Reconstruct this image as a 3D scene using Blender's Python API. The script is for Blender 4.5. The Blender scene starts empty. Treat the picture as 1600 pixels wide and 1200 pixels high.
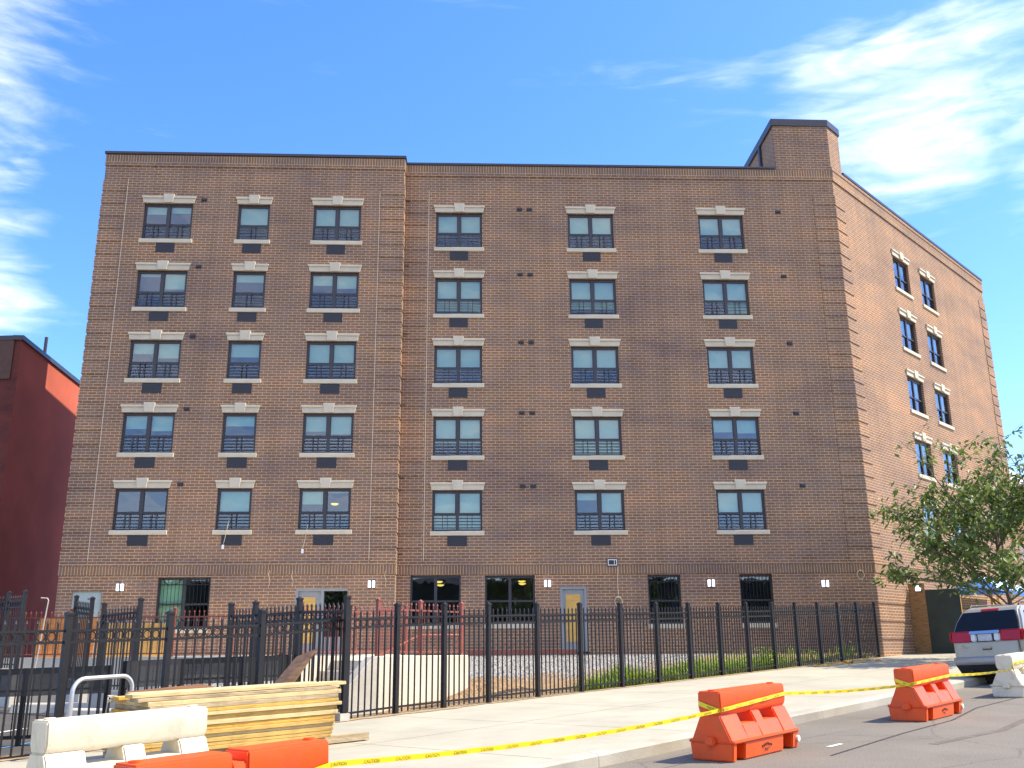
import bpy, bmesh, math, random
import numpy as np
from mathutils import Vector, Matrix

R = math.radians
scene = bpy.context.scene
COL = scene.collection
random.seed(7)

# ------------------------------------------------------------------ camera
cam_d = bpy.data.cameras.new('camera')
cam_d.sensor_fit = 'HORIZONTAL'; cam_d.sensor_width = 36.0; cam_d.lens = 33.944
cam_d.clip_start = 0.05; cam_d.clip_end = 3000
cam = bpy.data.objects.new('camera', cam_d); COL.objects.link(cam)
cam.matrix_world = Matrix.Rotation(R(90 + 15.52), 4, 'X') @ Matrix.Rotation(R(-0.516), 4, 'Z')
scene.camera = cam

# ------------------------------------------------------------------ light
SUN_AZ = 1.3      # degrees from +X towards +Y
SUN_EL = 53.0
sd = Vector((math.cos(R(SUN_AZ)) * math.cos(R(SUN_EL)), math.sin(R(SUN_AZ)) * math.cos(R(SUN_EL)), math.sin(R(SUN_EL))))
sun_d = bpy.data.lights.new('sun', 'SUN'); sun_d.energy = 3.5; sun_d.angle = R(0.53); sun_d.color = (1.0, 0.88, 0.68)
sun = bpy.data.objects.new('sun', sun_d); COL.objects.link(sun)
sun.rotation_euler = sd.to_track_quat('Z', 'Y').to_euler(); sun.location = (30, 20, 40)

world = bpy.data.worlds.new('World'); scene.world = world; world.use_nodes = True
wt = world.node_tree; wt.nodes.clear()
def wn(t, **k):
    n = wt.nodes.new(t)
    for a, b in k.items(): setattr(n, a, b)
    return n
def wl(a, b): wt.links.new(a, b)
def wmath(op, a, b=None, c=None):
    n = wn('ShaderNodeMath', operation=op)
    for i, v in enumerate((a, b, c)):
        if v is None: continue
        if isinstance(v, (int, float)): n.inputs[i].default_value = v
        else: wl(v, n.inputs[i])
    return n.outputs[0]
sky = wn('ShaderNodeTexSky', sky_type='NISHITA', sun_disc=False)
sky.sun_elevation = R(SUN_EL); sky.sun_rotation = R(90 - SUN_AZ); sky.air_density = 1.0; sky.dust_density = 0.6; sky.ozone_density = 2.0
hsv = wn('ShaderNodeHueSaturation'); hsv.inputs['Saturation'].default_value = 1.25; hsv.inputs['Value'].default_value = 1.0
wl(sky.outputs[0], hsv.inputs['Color'])
tc = wn('ShaderNodeTexCoord')
def wdir(v, inner, outer):
    """soft mask round a direction of the sky"""
    d = wn('ShaderNodeVectorMath', operation='DOT_PRODUCT'); wl(tc.outputs['Generated'], d.inputs[0])
    d.inputs[1].default_value = Vector(v).normalized()
    m = wn('ShaderNodeMapRange', interpolation_type='SMOOTHSTEP'); wl(d.outputs['Value'], m.inputs[0])
    m.inputs[1].default_value = math.cos(R(outer)); m.inputs[2].default_value = math.cos(R(inner))
    return m.outputs[0]
mp = wn('ShaderNodeMapping'); wl(tc.outputs['Generated'], mp.inputs[0])
mp.inputs['Rotation'].default_value = (R(8), R(35), R(15)); mp.inputs['Scale'].default_value = (1.3, 2.2, 7.0)
nz = wn('ShaderNodeTexNoise'); wl(mp.outputs[0], nz.inputs['Vector'])
nz.inputs['Scale'].default_value = 2.2; nz.inputs['Detail'].default_value = 9; nz.inputs['Roughness'].default_value = 0.6; nz.inputs['Distortion'].default_value = 0.5
fine = wn('ShaderNodeTexNoise'); wl(mp.outputs[0], fine.inputs['Vector']); fine.inputs['Scale'].default_value = 6.0; fine.inputs['Detail'].default_value = 6; fine.inputs['Distortion'].default_value = 1.2
mix2 = wmath('ADD', wmath('MULTIPLY', nz.outputs[0], 0.7), wmath('MULTIPLY', fine.outputs[0], 0.3))
# cloud banks: right above the flank wall, upper left, left above the red building, small wisps on top
banks = [((0.36, 0.80, 0.475), 0, 8, .60), ((0.43, 0.76, 0.52), 0, 9, .46), ((0.50, 0.71, 0.55), 0, 9, .38), ((0.53, 0.78, 0.40), 0, 6, 0.55), ((-0.53, 0.70, 0.54), 0, 11, 0.72),
         ((-0.52, 0.82, 0.37), 0, 7, 0.95), ((-0.22, 0.68, 0.70), 0, 4.5, 0.6), ((-0.06, 0.69, 0.70), 0, 4, 0.6), ((0.05, 0.80, 0.62), 0, 40, 0.04),
         ((0.0, -0.85, 0.50), 15, 85, .80)]  # unseen bank added behind the camera as fill light for the facade
acc = None
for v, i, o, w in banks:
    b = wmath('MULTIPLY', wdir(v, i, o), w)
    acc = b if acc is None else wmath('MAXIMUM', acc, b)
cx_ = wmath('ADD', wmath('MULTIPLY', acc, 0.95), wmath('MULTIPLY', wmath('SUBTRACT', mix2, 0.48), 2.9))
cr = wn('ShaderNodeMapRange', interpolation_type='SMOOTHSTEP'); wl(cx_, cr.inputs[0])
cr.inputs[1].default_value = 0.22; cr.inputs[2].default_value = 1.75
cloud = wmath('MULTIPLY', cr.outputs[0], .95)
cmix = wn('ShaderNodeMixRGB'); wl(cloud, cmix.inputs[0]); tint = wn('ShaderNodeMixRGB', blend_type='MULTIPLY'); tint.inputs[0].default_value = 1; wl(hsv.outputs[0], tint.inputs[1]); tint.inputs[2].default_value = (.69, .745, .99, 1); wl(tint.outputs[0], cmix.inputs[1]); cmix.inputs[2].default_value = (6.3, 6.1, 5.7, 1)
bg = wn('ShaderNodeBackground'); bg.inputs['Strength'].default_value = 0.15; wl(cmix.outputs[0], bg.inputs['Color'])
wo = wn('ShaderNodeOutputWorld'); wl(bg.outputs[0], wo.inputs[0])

scene.view_settings.view_transform = 'Standard'; scene.view_settings.look = 'None'
scene.view_settings.exposure = 1.42; scene.view_settings.gamma = 1.0
scene.cycles.max_bounces = 8; scene.cycles.transparent_max_bounces = 16
scene.cycles.use_denoising = True

# ------------------------------------------------------------------ helpers
ORG = {}
def tag(o, label=None, cat=None, group=None, kind=None):
    if label: o['label'] = label
    if cat: o['category'] = cat
    if group: o['group'] = group
    if kind: o['kind'] = kind
    return o
def thing(name, label, cat, loc, rotz=0.0, group=None, tilt=(0, 0)):
    o = bpy.data.objects.new(name, None); COL.objects.link(o)
    o.location = loc; o.rotation_euler = (tilt[0], tilt[1], rotz); o.empty_display_size = 0.2
    ORG[o.name] = Vector(loc) if rotz == 0.0 and tilt == (0, 0) else Vector((0, 0, 0))
    return tag(o, label, cat, group)
def copy_tree(o, parent=None):
    c = o.copy(); COL.objects.link(c); c.parent = parent; ORG[c.name] = ORG.get(o.name, Vector())
    for ch in o.children: copy_tree(ch, c)
    return c

class MB:
    def __init__(s): s.v = []; s.f = []; s.uv = []; s.mi = []; s.cur = 0
    def poly(s, pts, uvs=None):
        i = len(s.v); s.v += [tuple(p) for p in pts]; s.f.append(tuple(range(i, i + len(pts))))
        s.uv.append(uvs if uvs else [(p[0], p[2]) for p in pts]); s.mi.append(s.cur)
    def box(s, a, b, fr=None):
        """axis box in frame fr=(origin, ex, ey, ez); uv in metres: (x,z) on fronts, (y,z) on ends, (x,y) on tops"""
        if fr is None: O, X, Y, Z = Vector((0, 0, 0)), Vector((1, 0, 0)), Vector((0, 1, 0)), Vector((0, 0, 1))
        else: O, X, Y, Z = fr
        P = lambda x, y, z: O + X * x + Y * y + Z * z
        x0, y0, z0 = a; x1, y1, z1 = b
        def q(c, uv): s.poly([P(*k) for k in c], uv)
        q([(x0, y0, z0), (x1, y0, z0), (x1, y0, z1), (x0, y0, z1)], [(x0, z0), (x1, z0), (x1, z1), (x0, z1)])
        q([(x1, y1, z0), (x0, y1, z0), (x0, y1, z1), (x1, y1, z1)], [(x1, z0), (x0, z0), (x0, z1), (x1, z1)])
        q([(x0, y1, z0), (x0, y0, z0), (x0, y0, z1), (x0, y1, z1)], [(y1, z0), (y0, z0), (y0, z1), (y1, z1)])
        q([(x1, y0, z0), (x1, y1, z0), (x1, y1, z1), (x1, y0, z1)], [(y0, z0), (y1, z0), (y1, z1), (y0, z1)])
        q([(x0, y0, z1), (x1, y0, z1), (x1, y1, z1), (x0, y1, z1)], [(x0, y0), (x1, y0), (x1, y1), (x0, y1)])
        q([(x0, y1, z0), (x1, y1, z0), (x1, y0, z0), (x0, y0, z0)], [(x0, y1), (x1, y1), (x1, y0), (x0, y0)])
    def prism(s, prof, x0, x1, fr=None):
        """profile [(y,z)] counter-clockwise extruded along x"""
        if fr is None: O, X, Y, Z = Vector((0, 0, 0)), Vector((1, 0, 0)), Vector((0, 1, 0)), Vector((0, 0, 1))
        else: O, X, Y, Z = fr
        P = lambda x, y, z: O + X * x + Y * y + Z * z
        n = len(prof)
        s.poly([P(x0, *p) for p in prof][::-1], [p for p in prof][::-1]); s.poly([P(x1, *p) for p in prof], list(prof))
        for i in range(n):
            a, b = prof[i], prof[(i + 1) % n]
            s.poly([P(x0, *a), P(x1, *a), P(x1, *b), P(x0, *b)], [(x0, 0), (x1, 0), (x1, .1), (x0, .1)])
    def tube(s, pts, r, seg=8, cap=True):
        pts = [Vector(p) for p in pts]; n = len(pts); rs = r if isinstance(r, (list, tuple)) else [r] * n
        rings = []
        t0 = (pts[1] - pts[0]).normalized(); up = Vector((0, 0, 1)) if abs(t0.z) < .9 else Vector((1, 0, 0))
        u = t0.cross(up).normalized()
        for i, p in enumerate(pts):
            t = (pts[min(i + 1, n - 1)] - pts[max(i - 1, 0)]).normalized()
            u = (u - t * u.dot(t)).normalized(); w = t.cross(u)
            base = len(s.v)
            for k in range(seg):
                an = 2 * math.pi * k / seg; s.v.append(tuple(p + (u * math.cos(an) + w * math.sin(an)) * rs[i]))
            rings.append(base)
        for i in range(n - 1):
            for k in range(seg):
                a, b = rings[i] + k, rings[i] + (k + 1) % seg; c, d = rings[i + 1] + (k + 1) % seg, rings[i + 1] + k
                s.f.append((a, b, c, d)); s.uv.append([(0, 0), (.1, 0), (.1, .1), (0, .1)]); s.mi.append(s.cur)
        if cap:
            s.f.append(tuple(rings[0] + k for k in range(seg))[::-1]); s.uv.append([(0, 0)] * seg); s.mi.append(s.cur)
            s.f.append(tuple(rings[-1] + k for k in range(seg))); s.uv.append([(0, 0)] * seg); s.mi.append(s.cur)
    def build(s, name, m, parent=None, origin=None, smooth=False, bevel=0.0, seg=1, recalc=False):
        org = Vector(origin) if origin is not None else (ORG.get(parent.name, Vector()) if parent else Vector())
        me = bpy.data.meshes.new(name)
        me.from_pydata([tuple(Vector(v) - org) for v in s.v], [], s.f)
        uvl = me.uv_layers.new(name='UVMap')
        flat = [c for f in s.uv for p in f for c in p[:2]]
        uvl.data.foreach_set('uv', flat)
        ms = m if isinstance(m, (list, tuple)) else [m]
        for x in ms: me.materials.append(x)
        if len(ms) > 1: me.polygons.foreach_set('material_index', s.mi)
        if bevel or recalc:
            bm = bmesh.new(); bm.from_mesh(me)
            bmesh.ops.remove_doubles(bm, verts=bm.verts, dist=1e-5)
            if recalc: bmesh.ops.recalc_face_normals(bm, faces=bm.faces)
            if bevel:
                eds = [e for e in bm.edges if len(e.link_faces) == 2 and e.calc_face_angle(0) > R(28)]
                bmesh.ops.bevel(bm, geom=eds, offset=bevel, segments=seg, affect='EDGES', clamp_overlap=True)
            bm.to_mesh(me); bm.free()
        if smooth:
            me.polygons.foreach_set('use_smooth', [True] * len(me.polygons))
            try: me.set_sharp_from_angle(angle=R(35))
            except Exception: pass
        me.update()
        o = bpy.data.objects.new(name, me); COL.objects.link(o)
        if parent: o.parent = parent; ORG[o.name] = org
        else: o.location = org; ORG[o.name] = org
        return o

# ------------------------------------------------------------------ materials
def nt(m): return m.node_tree
def newmat(name):
    m = bpy.data.materials.new(name); m.use_nodes = True
    return m, m.node_tree, m.node_tree.nodes['Principled BSDF']
def mat(name, col, rough=0.6, metal=0.0, var=0.15, scale=6.0, bump=0.0, bscale=None, spec=0.5, coat=0.0, emit=None, es=1.0, coords='Object', stretch=None, sss=0):
    m, t, p = newmat(name); L = t.links.new
    c = t.nodes.new('ShaderNodeTexCoord'); vec = c.outputs[coords]
    if stretch:
        mpn = t.nodes.new('ShaderNodeMapping'); mpn.inputs['Scale'].default_value = stretch; L(vec, mpn.inputs[0]); vec = mpn.outputs[0]
    n = t.nodes.new('ShaderNodeTexNoise'); n.inputs['Scale'].default_value = scale; n.inputs['Detail'].default_value = 6; L(vec, n.inputs['Vector'])
    mr = t.nodes.new('ShaderNodeMapRange'); L(n.outputs[0], mr.inputs[0]); mr.inputs[1].default_value = .25; mr.inputs[2].default_value = .75
    mr.inputs[3].default_value = 1 - var; mr.inputs[4].default_value = 1 + var
    h = t.nodes.new('ShaderNodeHueSaturation'); h.inputs['Color'].default_value = (*col, 1); L(mr.outputs[0], h.inputs['Value'])
    L(h.outputs[0], p.inputs['Base Color'])
    p.inputs['Roughness'].default_value = rough; p.inputs['Metallic'].default_value = metal; p.inputs['Specular IOR Level'].default_value = spec
    if coat: p.inputs['Coat Weight'].default_value = coat; p.inputs['Coat Roughness'].default_value = .06
    if bump:
        n2 = t.nodes.new('ShaderNodeTexNoise'); n2.inputs['Scale'].default_value = bscale or scale * 5; n2.inputs['Detail'].default_value = 5; L(vec, n2.inputs['Vector'])
        b = t.nodes.new('ShaderNodeBump'); b.inputs['Strength'].default_value = bump; b.inputs['Distance'].default_value = .02; L(n2.outputs[0], b.inputs['Height']); L(b.outputs[0], p.inputs['Normal'])
    if emit: p.inputs['Emission Color'].default_value = (*emit, 1); p.inputs['Emission Strength'].default_value = es
    return m

def brick_mat(name, soldier=False, c1=(.292, .178, .113), c2=(.162, .108, .082), mortar=(.50, .39, .235)):
    m, t, p = newmat(name); L = t.links.new
    uv = t.nodes.new('ShaderNodeTexCoord'); vec = uv.outputs['UV']
    if soldier:
        sx = t.nodes.new('ShaderNodeSeparateXYZ'); L(vec, sx.inputs[0]); cx = t.nodes.new('ShaderNodeCombineXYZ')
        L(sx.outputs[1], cx.inputs[0]); L(sx.outputs[0], cx.inputs[1]); vecb = cx.outputs[0]
    else: vecb = vec
    # slight unevenness of the courses
    wob = t.nodes.new('ShaderNodeTexNoise'); wob.inputs['Scale'].default_value = 9; L(vec, wob.inputs['Vector'])
    mixv = t.nodes.new('ShaderNodeMixRGB'); mixv.blend_type = 'LINEAR_LIGHT'; mixv.inputs[0].default_value = .006; L(vecb, mixv.inputs[1]); L(wob.outputs['Color'], mixv.inputs[2])
    b = t.nodes.new('ShaderNodeTexBrick'); L(mixv.outputs[0], b.inputs['Vector'])
    b.offset = 0.0 if soldier else 0.5; b.inputs['Scale'].default_value = 1
    b.inputs['Brick Width'].default_value = .42 if soldier else .305; b.inputs['Row Height'].default_value = .1025
    b.inputs['Mortar Size'].default_value = .0095; b.inputs['Mortar Smooth'].default_value = .1; b.inputs['Bias'].default_value = 0.0
    b.inputs['Color1'].default_value = (*c1, 1); b.inputs['Color2'].default_value = (*c2, 1); b.inputs['Mortar'].default_value = (*mortar, 1)
    # per brick grey/purple shift with a second brick pattern
    b2 = t.nodes.new('ShaderNodeTexBrick'); L(mixv.outputs[0], b2.inputs['Vector']); b2.offset = b.offset; b2.inputs['Scale'].default_value = 1
    b2.inputs['Brick Width'].default_value = b.inputs['Brick Width'].default_value; b2.inputs['Row Height'].default_value = .1025; b2.inputs['Mortar Size'].default_value = 0
    b2.inputs['Color1'].default_value = (.70, .76, .92, 1); b2.inputs['Color2'].default_value = (1.30, 1.12, .95, 1); b2.inputs['Bias'].default_value = .1
    mul = t.nodes.new('ShaderNodeMixRGB'); mul.blend_type = 'MULTIPLY'; mul.inputs[0].default_value = .8; L(b.outputs['Color'], mul.inputs[1]); L(b2.outputs['Color'], mul.inputs[2])
    # lots delivered in bands: large soft patches stretched along the courses
    mp = t.nodes.new('ShaderNodeMapping'); mp.inputs['Scale'].default_value = (.22, .7, 1); L(vec, mp.inputs[0])
    n1 = t.nodes.new('ShaderNodeTexNoise'); n1.inputs['Scale'].default_value = .85; n1.inputs['Detail'].default_value = 8; n1.inputs['Roughness'].default_value = .65; L(mp.outputs[0], n1.inputs['Vector'])
    r1 = t.nodes.new('ShaderNodeValToRGB'); L(n1.outputs[0], r1.inputs[0])
    r1.color_ramp.elements[0].position = .32; r1.color_ramp.elements[0].color = (.66, .66, .80, 1)
    r1.color_ramp.elements[1].position = .68; r1.color_ramp.elements[1].color = (1.36, 1.17, 1.0, 1)
    e = r1.color_ramp.elements.new(.5); e.color = (1, .97, .95, 1)
    mul2 = t.nodes.new('ShaderNodeMixRGB'); mul2.blend_type = 'MULTIPLY'; mul2.inputs[0].default_value = .9; L(mul.outputs[0], mul2.inputs[1]); L(r1.outputs[0], mul2.inputs[2])
    mps = t.nodes.new('ShaderNodeMapping'); mps.inputs['Scale'].default_value = (2.6, .16, 1); L(vec, mps.inputs[0])
    ns = t.nodes.new('ShaderNodeTexNoise'); ns.inputs['Scale'].default_value = 1.0; ns.inputs['Detail'].default_value = 5; L(mps.outputs[0], ns.inputs['Vector'])
    rs_ = t.nodes.new('ShaderNodeMapRange'); L(ns.outputs[0], rs_.inputs[0]); rs_.inputs[1].default_value = .32; rs_.inputs[2].default_value = .62; rs_.inputs[3].default_value = .91; rs_.inputs[4].default_value = 1.05
    mul3 = t.nodes.new('ShaderNodeMixRGB'); mul3.blend_type = 'MULTIPLY'; mul3.inputs[0].default_value = 1; L(mul2.outputs[0], mul3.inputs[1]); L(rs_.outputs[0], mul3.inputs[2]); mul2 = mul3
    L(mul2.outputs[0], p.inputs['Base Color']); p.inputs['Roughness'].default_value = .88; p.inputs['Specular IOR Level'].default_value = .25
    inv = t.nodes.new('ShaderNodeMath'); inv.operation = 'SUBTRACT'; inv.inputs[0].default_value = 1; L(b.outputs['Fac'], inv.inputs[1])
    ng = t.nodes.new('ShaderNodeTexNoise'); ng.inputs['Scale'].default_value = 60; L(vec, ng.inputs['Vector'])
    ad = t.nodes.new('ShaderNodeMath'); ad.operation = 'MULTIPLY_ADD'; L(ng.outputs[0], ad.inputs[0]); ad.inputs[1].default_value = .25; L(inv.outputs[0], ad.inputs[2])
    bu = t.nodes.new('ShaderNodeBump'); bu.inputs['Strength'].default_value = .35; bu.inputs['Distance'].default_value = .006; L(ad.outputs[0], bu.inputs['Height']); L(bu.outputs[0], p.inputs['Normal'])
    return m

M = {}
M['brick'] = brick_mat('brown_brick')
M['soldier'] = brick_mat('soldier_brick', True, c1=(.255, .165, .103), c2=(.16, .110, .079))
M['stone'] = mat('precast_stone', (.55, .485, .355), .75, var=.08, scale=3, bump=.15, bscale=40)
M['frame'] = mat('window_metal', (.034, .031, .034), .42, var=.1, scale=5)
M['grille'] = mat('vent_metal', (.026, .025, .032), .5, var=.15, scale=20)
M['coping'] = mat('coping_metal', (.05, .047, .052), .4, .3, var=.12, scale=2)
M['iron'] = mat('black_iron', (.013, .011, .010), .5, var=.2, scale=8, bump=.05, spec=.3)
M['steel'] = mat('grey_door_paint', (.26, .27, .27), .5, var=.06, scale=2)
M['ply'] = mat('yellow_plywood', (.60, .36, .09), .8, var=.2, scale=2, stretch=(1, 1, 6), bump=.1)
M['caulk'] = mat('white_caulk', (.62, .52, .38), .8, var=.15, scale=12)
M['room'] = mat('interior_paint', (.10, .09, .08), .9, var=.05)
M['blind'] = mat('roller_blind', (.38, .47, .40), .9, var=.05, scale=3)
M['roof'] = mat('roof_membrane', (.30, .30, .30), .9, var=.2, scale=.7)
M['white'] = mat('white_paint', (.78, .77, .74), .5, var=.05)
M['rope'] = mat('white_cord', (.48, .42, .30), .8, var=.1)
M['lampglass'] = mat('frosted_lamp', (.75, .76, .85), .3, var=.03, emit=(.82, .84, 1.0), es=.75)
M['warmlamp'] = mat('warm_ceiling_lamp', (.8, .6, .25), .4, emit=(1, .62, .12), es=.7)
M['concrete'] = mat('grey_concrete', (.44, .41, .34), .85, var=.22, scale=1.2, bump=.25, bscale=30)
M['redpaint'] = mat('red_oxide_paint', (.24, .066, .040), .55, var=.2, scale=6)
M['glassgreen'] = mat('green_curtain', (.55, .72, .55), .8, var=.1, scale=4)

def glass_mat(name, tint=(.66, .82, .74), gl=.10):
    m = bpy.data.materials.new(name); m.use_nodes = True; t = m.node_tree; t.nodes.clear(); L = t.links.new
    o = t.nodes.new('ShaderNodeOutputMaterial'); tr = t.nodes.new('ShaderNodeBsdfTransparent'); tr.inputs[0].default_value = (*tint, 1)
    g = t.nodes.new('ShaderNodeBsdfGlossy'); g.inputs['Roughness'].default_value = .01; g.inputs['Color'].default_value = (.92, .97, 1, 1)
    n = t.nodes.new('ShaderNodeTexNoise'); n.inputs['Scale'].default_value = .9; c = t.nodes.new('ShaderNodeTexCoord'); L(c.outputs['Object'], n.inputs['Vector'])
    b = t.nodes.new('ShaderNodeBump'); b.inputs['Strength'].default_value = .05; b.inputs['Distance'].default_value = .1; L(n.outputs[0], b.inputs['Height']); L(b.outputs[0], g.inputs['Normal'])
    lw = t.nodes.new('ShaderNodeFresnel'); lw.inputs['IOR'].default_value = 1.5
    a = t.nodes.new('ShaderNodeMath'); a.operation = 'MULTIPLY_ADD'; L(lw.outputs[0], a.inputs[0]); a.inputs[1].default_value = 1.1; a.inputs[2].default_value = gl; a.use_clamp = True
    mx = t.nodes.new('ShaderNodeMixShader'); L(a.outputs[0], mx.inputs[0]); L(tr.outputs[0], mx.inputs[1]); L(g.outputs[0], mx.inputs[2]); L(mx.outputs[0], o.inputs[0])
    return m
M['glass'] = glass_mat('window_glass')
M['darkglass'] = glass_mat('dark_tinted_glass', (.14, .15, .16), .10)

# ------------------------------------------------------------------ frames of reference (metres; z = 0 is the ground floor level)
FE = Vector((0.64989544, 0.76002363, 0)); FN = Vector((FE.y, -FE.x, 0)); F0 = Vector((12.5074, 34.4041, 0))   # street line: along / towards the road
GZ0, GS = -0.2801, 0.0322
def gz(a): return GZ0 + GS * max(-70.0, min(45.0, a))
def ST(a, off, dz=0.0): return F0 + FE * a + FN * off + Vector((0, 0, gz(a) + dz))
def loc_of(x, y):
    d = Vector((x, y, 0)) - F0; return d.dot(FE), d.dot(FN)
ZUP = Vector((0, 0, 1))
C = Vector((12.78698, 34.80154, 0)); A1, A2, A3 = 0.0427, 0.0514, 0.8174
dR = Vector((-math.cos(A1), -math.sin(A1), 0)); nR = Vector((math.sin(A1), -math.cos(A1), 0))
S0 = Vector((-4.06080, 33.59877, 0))
dL = Vector((-math.cos(A2), -math.sin(A2), 0)); nL = Vector((math.sin(A2), -math.cos(A2), 0))
dS = Vector((math.cos(A3), math.sin(A3), 0)); nS = Vector((math.sin(A3), -math.cos(A3), 0))
LEND = S0 + dL * 11.276; SEND = C + dS * 17.294
RJ = C + dR * 16.8838        # where the return meets the right-hand facade
FR = {'R': (C, dR, nR), 'L': (S0, dL, nL), 'S': (C, dS, nS)}
def frame(b):       # x along wall, y outward, z up
    O, d, n = FR[b]; return (O, d, n, ZUP)

# ------------------------------------------------------------------ ground, road, pavement
def sheet(name, a_list, o_list, dz, m, zf=None):
    mb = MB()
    for a0, a1 in zip(a_list[:-1], a_list[1:]):
        for o0, o1 in zip(o_list[:-1], o_list[1:]):
            mb.poly([ST(a0, o0, dz), ST(a0, o1, dz), ST(a1, o1, dz), ST(a1, o0, dz)], [(a0, o0), (a0, o1), (a1, o1), (a1, o0)])
    return mb
def ground_mat():
    return mat('bare_ground', (.20, .16, .11), .95, var=.3, scale=.4, bump=.3, bscale=8)
tag(sheet('ground', [-600, -70, 45, 600], [-600, 600], -.30, None).build('ground', ground_mat()), kind='structure')

def asphalt():
    m, t, p = newmat('worn_asphalt'); L = t.links.new
    c = t.nodes.new('ShaderNodeTexCoord'); uv = c.outputs['UV']
    n1 = t.nodes.new('ShaderNodeTexNoise'); n1.inputs['Scale'].default_value = .35; n1.inputs['Detail'].default_value = 8; n1.inputs['Roughness'].default_value = .7; L(uv, n1.inputs['Vector'])
    n2 = t.nodes.new('ShaderNodeTexNoise'); n2.inputs['Scale'].default_value = 45; n2.inputs['Detail'].default_value = 4; L(uv, n2.inputs['Vector'])
    r = t.nodes.new('ShaderNodeValToRGB'); r.color_ramp.elements[0].position = .3; r.color_ramp.elements[0].color = (.112, .100, .078, 1)
    r.color_ramp.elements[1].position = .7; r.color_ramp.elements[1].color = (.178, .158, .124, 1); L(n1.outputs[0], r.inputs[0])
    r2 = t.nodes.new('ShaderNodeMapRange'); L(n2.outputs[0], r2.inputs[0]); r2.inputs[1].default_value = .3; r2.inputs[2].default_value = .7; r2.inputs[3].default_value = .72; r2.inputs[4].default_value = 1.25
    mu = t.nodes.new('ShaderNodeMixRGB'); mu.blend_type = 'MULTIPLY'; mu.inputs[0].default_value = 1; L(r.outputs[0], mu.inputs[1]); L(r2.outputs[0], mu.inputs[2])
    # hairline cracks
    v = t.nodes.new('ShaderNodeTexVoronoi'); v.feature = 'DISTANCE_TO_EDGE'; v.inputs['Scale'].default_value = .33
    w = t.nodes.new('ShaderNodeMixRGB'); w.blend_type = 'LINEAR_LIGHT'; w.inputs[0].default_value = .35; L(uv, w.inputs[1]); L(n1.outputs['Color'], w.inputs[2]); L(w.outputs[0], v.inputs['Vector'])
    k = t.nodes.new('ShaderNodeMapRange'); L(v.outputs['Distance'], k.inputs[0]); k.inputs[1].default_value = .002; k.inputs[2].default_value = .007; k.inputs[3].default_value = .72; k.inputs[4].default_value = 1
    mu2 = t.nodes.new('ShaderNodeMixRGB'); mu2.blend_type = 'MULTIPLY'; mu2.inputs[0].default_value = 1; L(mu.outputs[0], mu2.inputs[1]); L(k.outputs[0], mu2.inputs[2])
    L(mu2.outputs[0], p.inputs['Base Color']); p.inputs['Roughness'].default_value = .85
    b = t.nodes.new('ShaderNodeBump'); b.inputs['Strength'].default_value = .35; b.inputs['Distance'].default_value = .01; L(n2.outputs[0], b.inputs['Height']); L(b.outputs[0], p.inputs['Normal'])
    return m
M['asphalt'] = asphalt()
tag(sheet('road', [-70, -40, -20, 0, 45], [6.14, 17], -.15, None).build('road', M['asphalt']), kind='structure')

def paving():
    m, t, p = newmat('pale_concrete_paving'); L = t.links.new
    c = t.nodes.new('ShaderNodeTexCoord'); uv = c.outputs['UV']
    mp = t.nodes.new('ShaderNodeMapping'); mp.inputs['Location'].default_value = (25.62, 0, 0); L(uv, mp.inputs[0])
    b = t.nodes.new('ShaderNodeTexBrick'); b.offset = 0; b.inputs['Scale'].default_value = 1; b.inputs['Brick Width'].default_value = 2.95; b.inputs['Row Height'].default_value = 3.0
    b.inputs['Mortar Size'].default_value = .012; b.inputs['Mortar Smooth'].default_value = 0
    b.inputs['Color1'].default_value = (.365, .345, .262, 1); b.inputs['Color2'].default_value = (.325, .305, .23, 1); b.inputs['Mortar'].default_value = (.14, .12, .085, 1); L(mp.outputs[0], b.inputs['Vector'])
    n1 = t.nodes.new('ShaderNodeTexNoise'); n1.inputs['Scale'].default_value = .8; n1.inputs['Detail'].default_value = 9; n1.inputs['Roughness'].default_value = .7; L(uv, n1.inputs['Vector'])
    r2 = t.nodes.new('ShaderNodeMapRange'); L(n1.outputs[0], r2.inputs[0]); r2.inputs[1].default_value = .3; r2.inputs[2].default_value = .7; r2.inputs[3].default_value = .80; r2.inputs[4].default_value = 1.10
    mu = t.nodes.new('ShaderNodeMixRGB'); mu.blend_type = 'MULTIPLY'; mu.inputs[0].default_value = 1; L(b.outputs[0], mu.inputs[1]); L(r2.outputs[0], mu.inputs[2])
    L(mu.outputs[0], p.inputs['Base Color']); p.inputs['Roughness'].default_value = .85
    n2 = t.nodes.new('ShaderNodeTexNoise'); n2.inputs['Scale'].default_value = 30; L(uv, n2.inputs['Vector'])
    ad = t.nodes.new('ShaderNodeMath'); ad.operation = 'MULTIPLY_ADD'; L(b.outputs['Fac'], ad.inputs[0]); ad.inputs[1].default_value = -2; L(n2.outputs[0], ad.inputs[2])
    bu = t.nodes.new('ShaderNodeBump'); bu.inputs['Strength'].default_value = .25; bu.inputs['Distance'].default_value = .01; L(ad.outputs[0], bu.inputs['Height']); L(bu.outputs[0], p.inputs['Normal'])
    return m
M['paving'] = paving()
tag(sheet('pavement', [-70, -40, -20, 0, 45], [-.06, 5.98], 0, None).build('pavement', M['paving']), kind='structure')
mb = MB()
kerb_prof = [(5.98, -.32), (6.14, -.32), (6.14, -.035), (6.115, -.008), (5.98, .003)]
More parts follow.
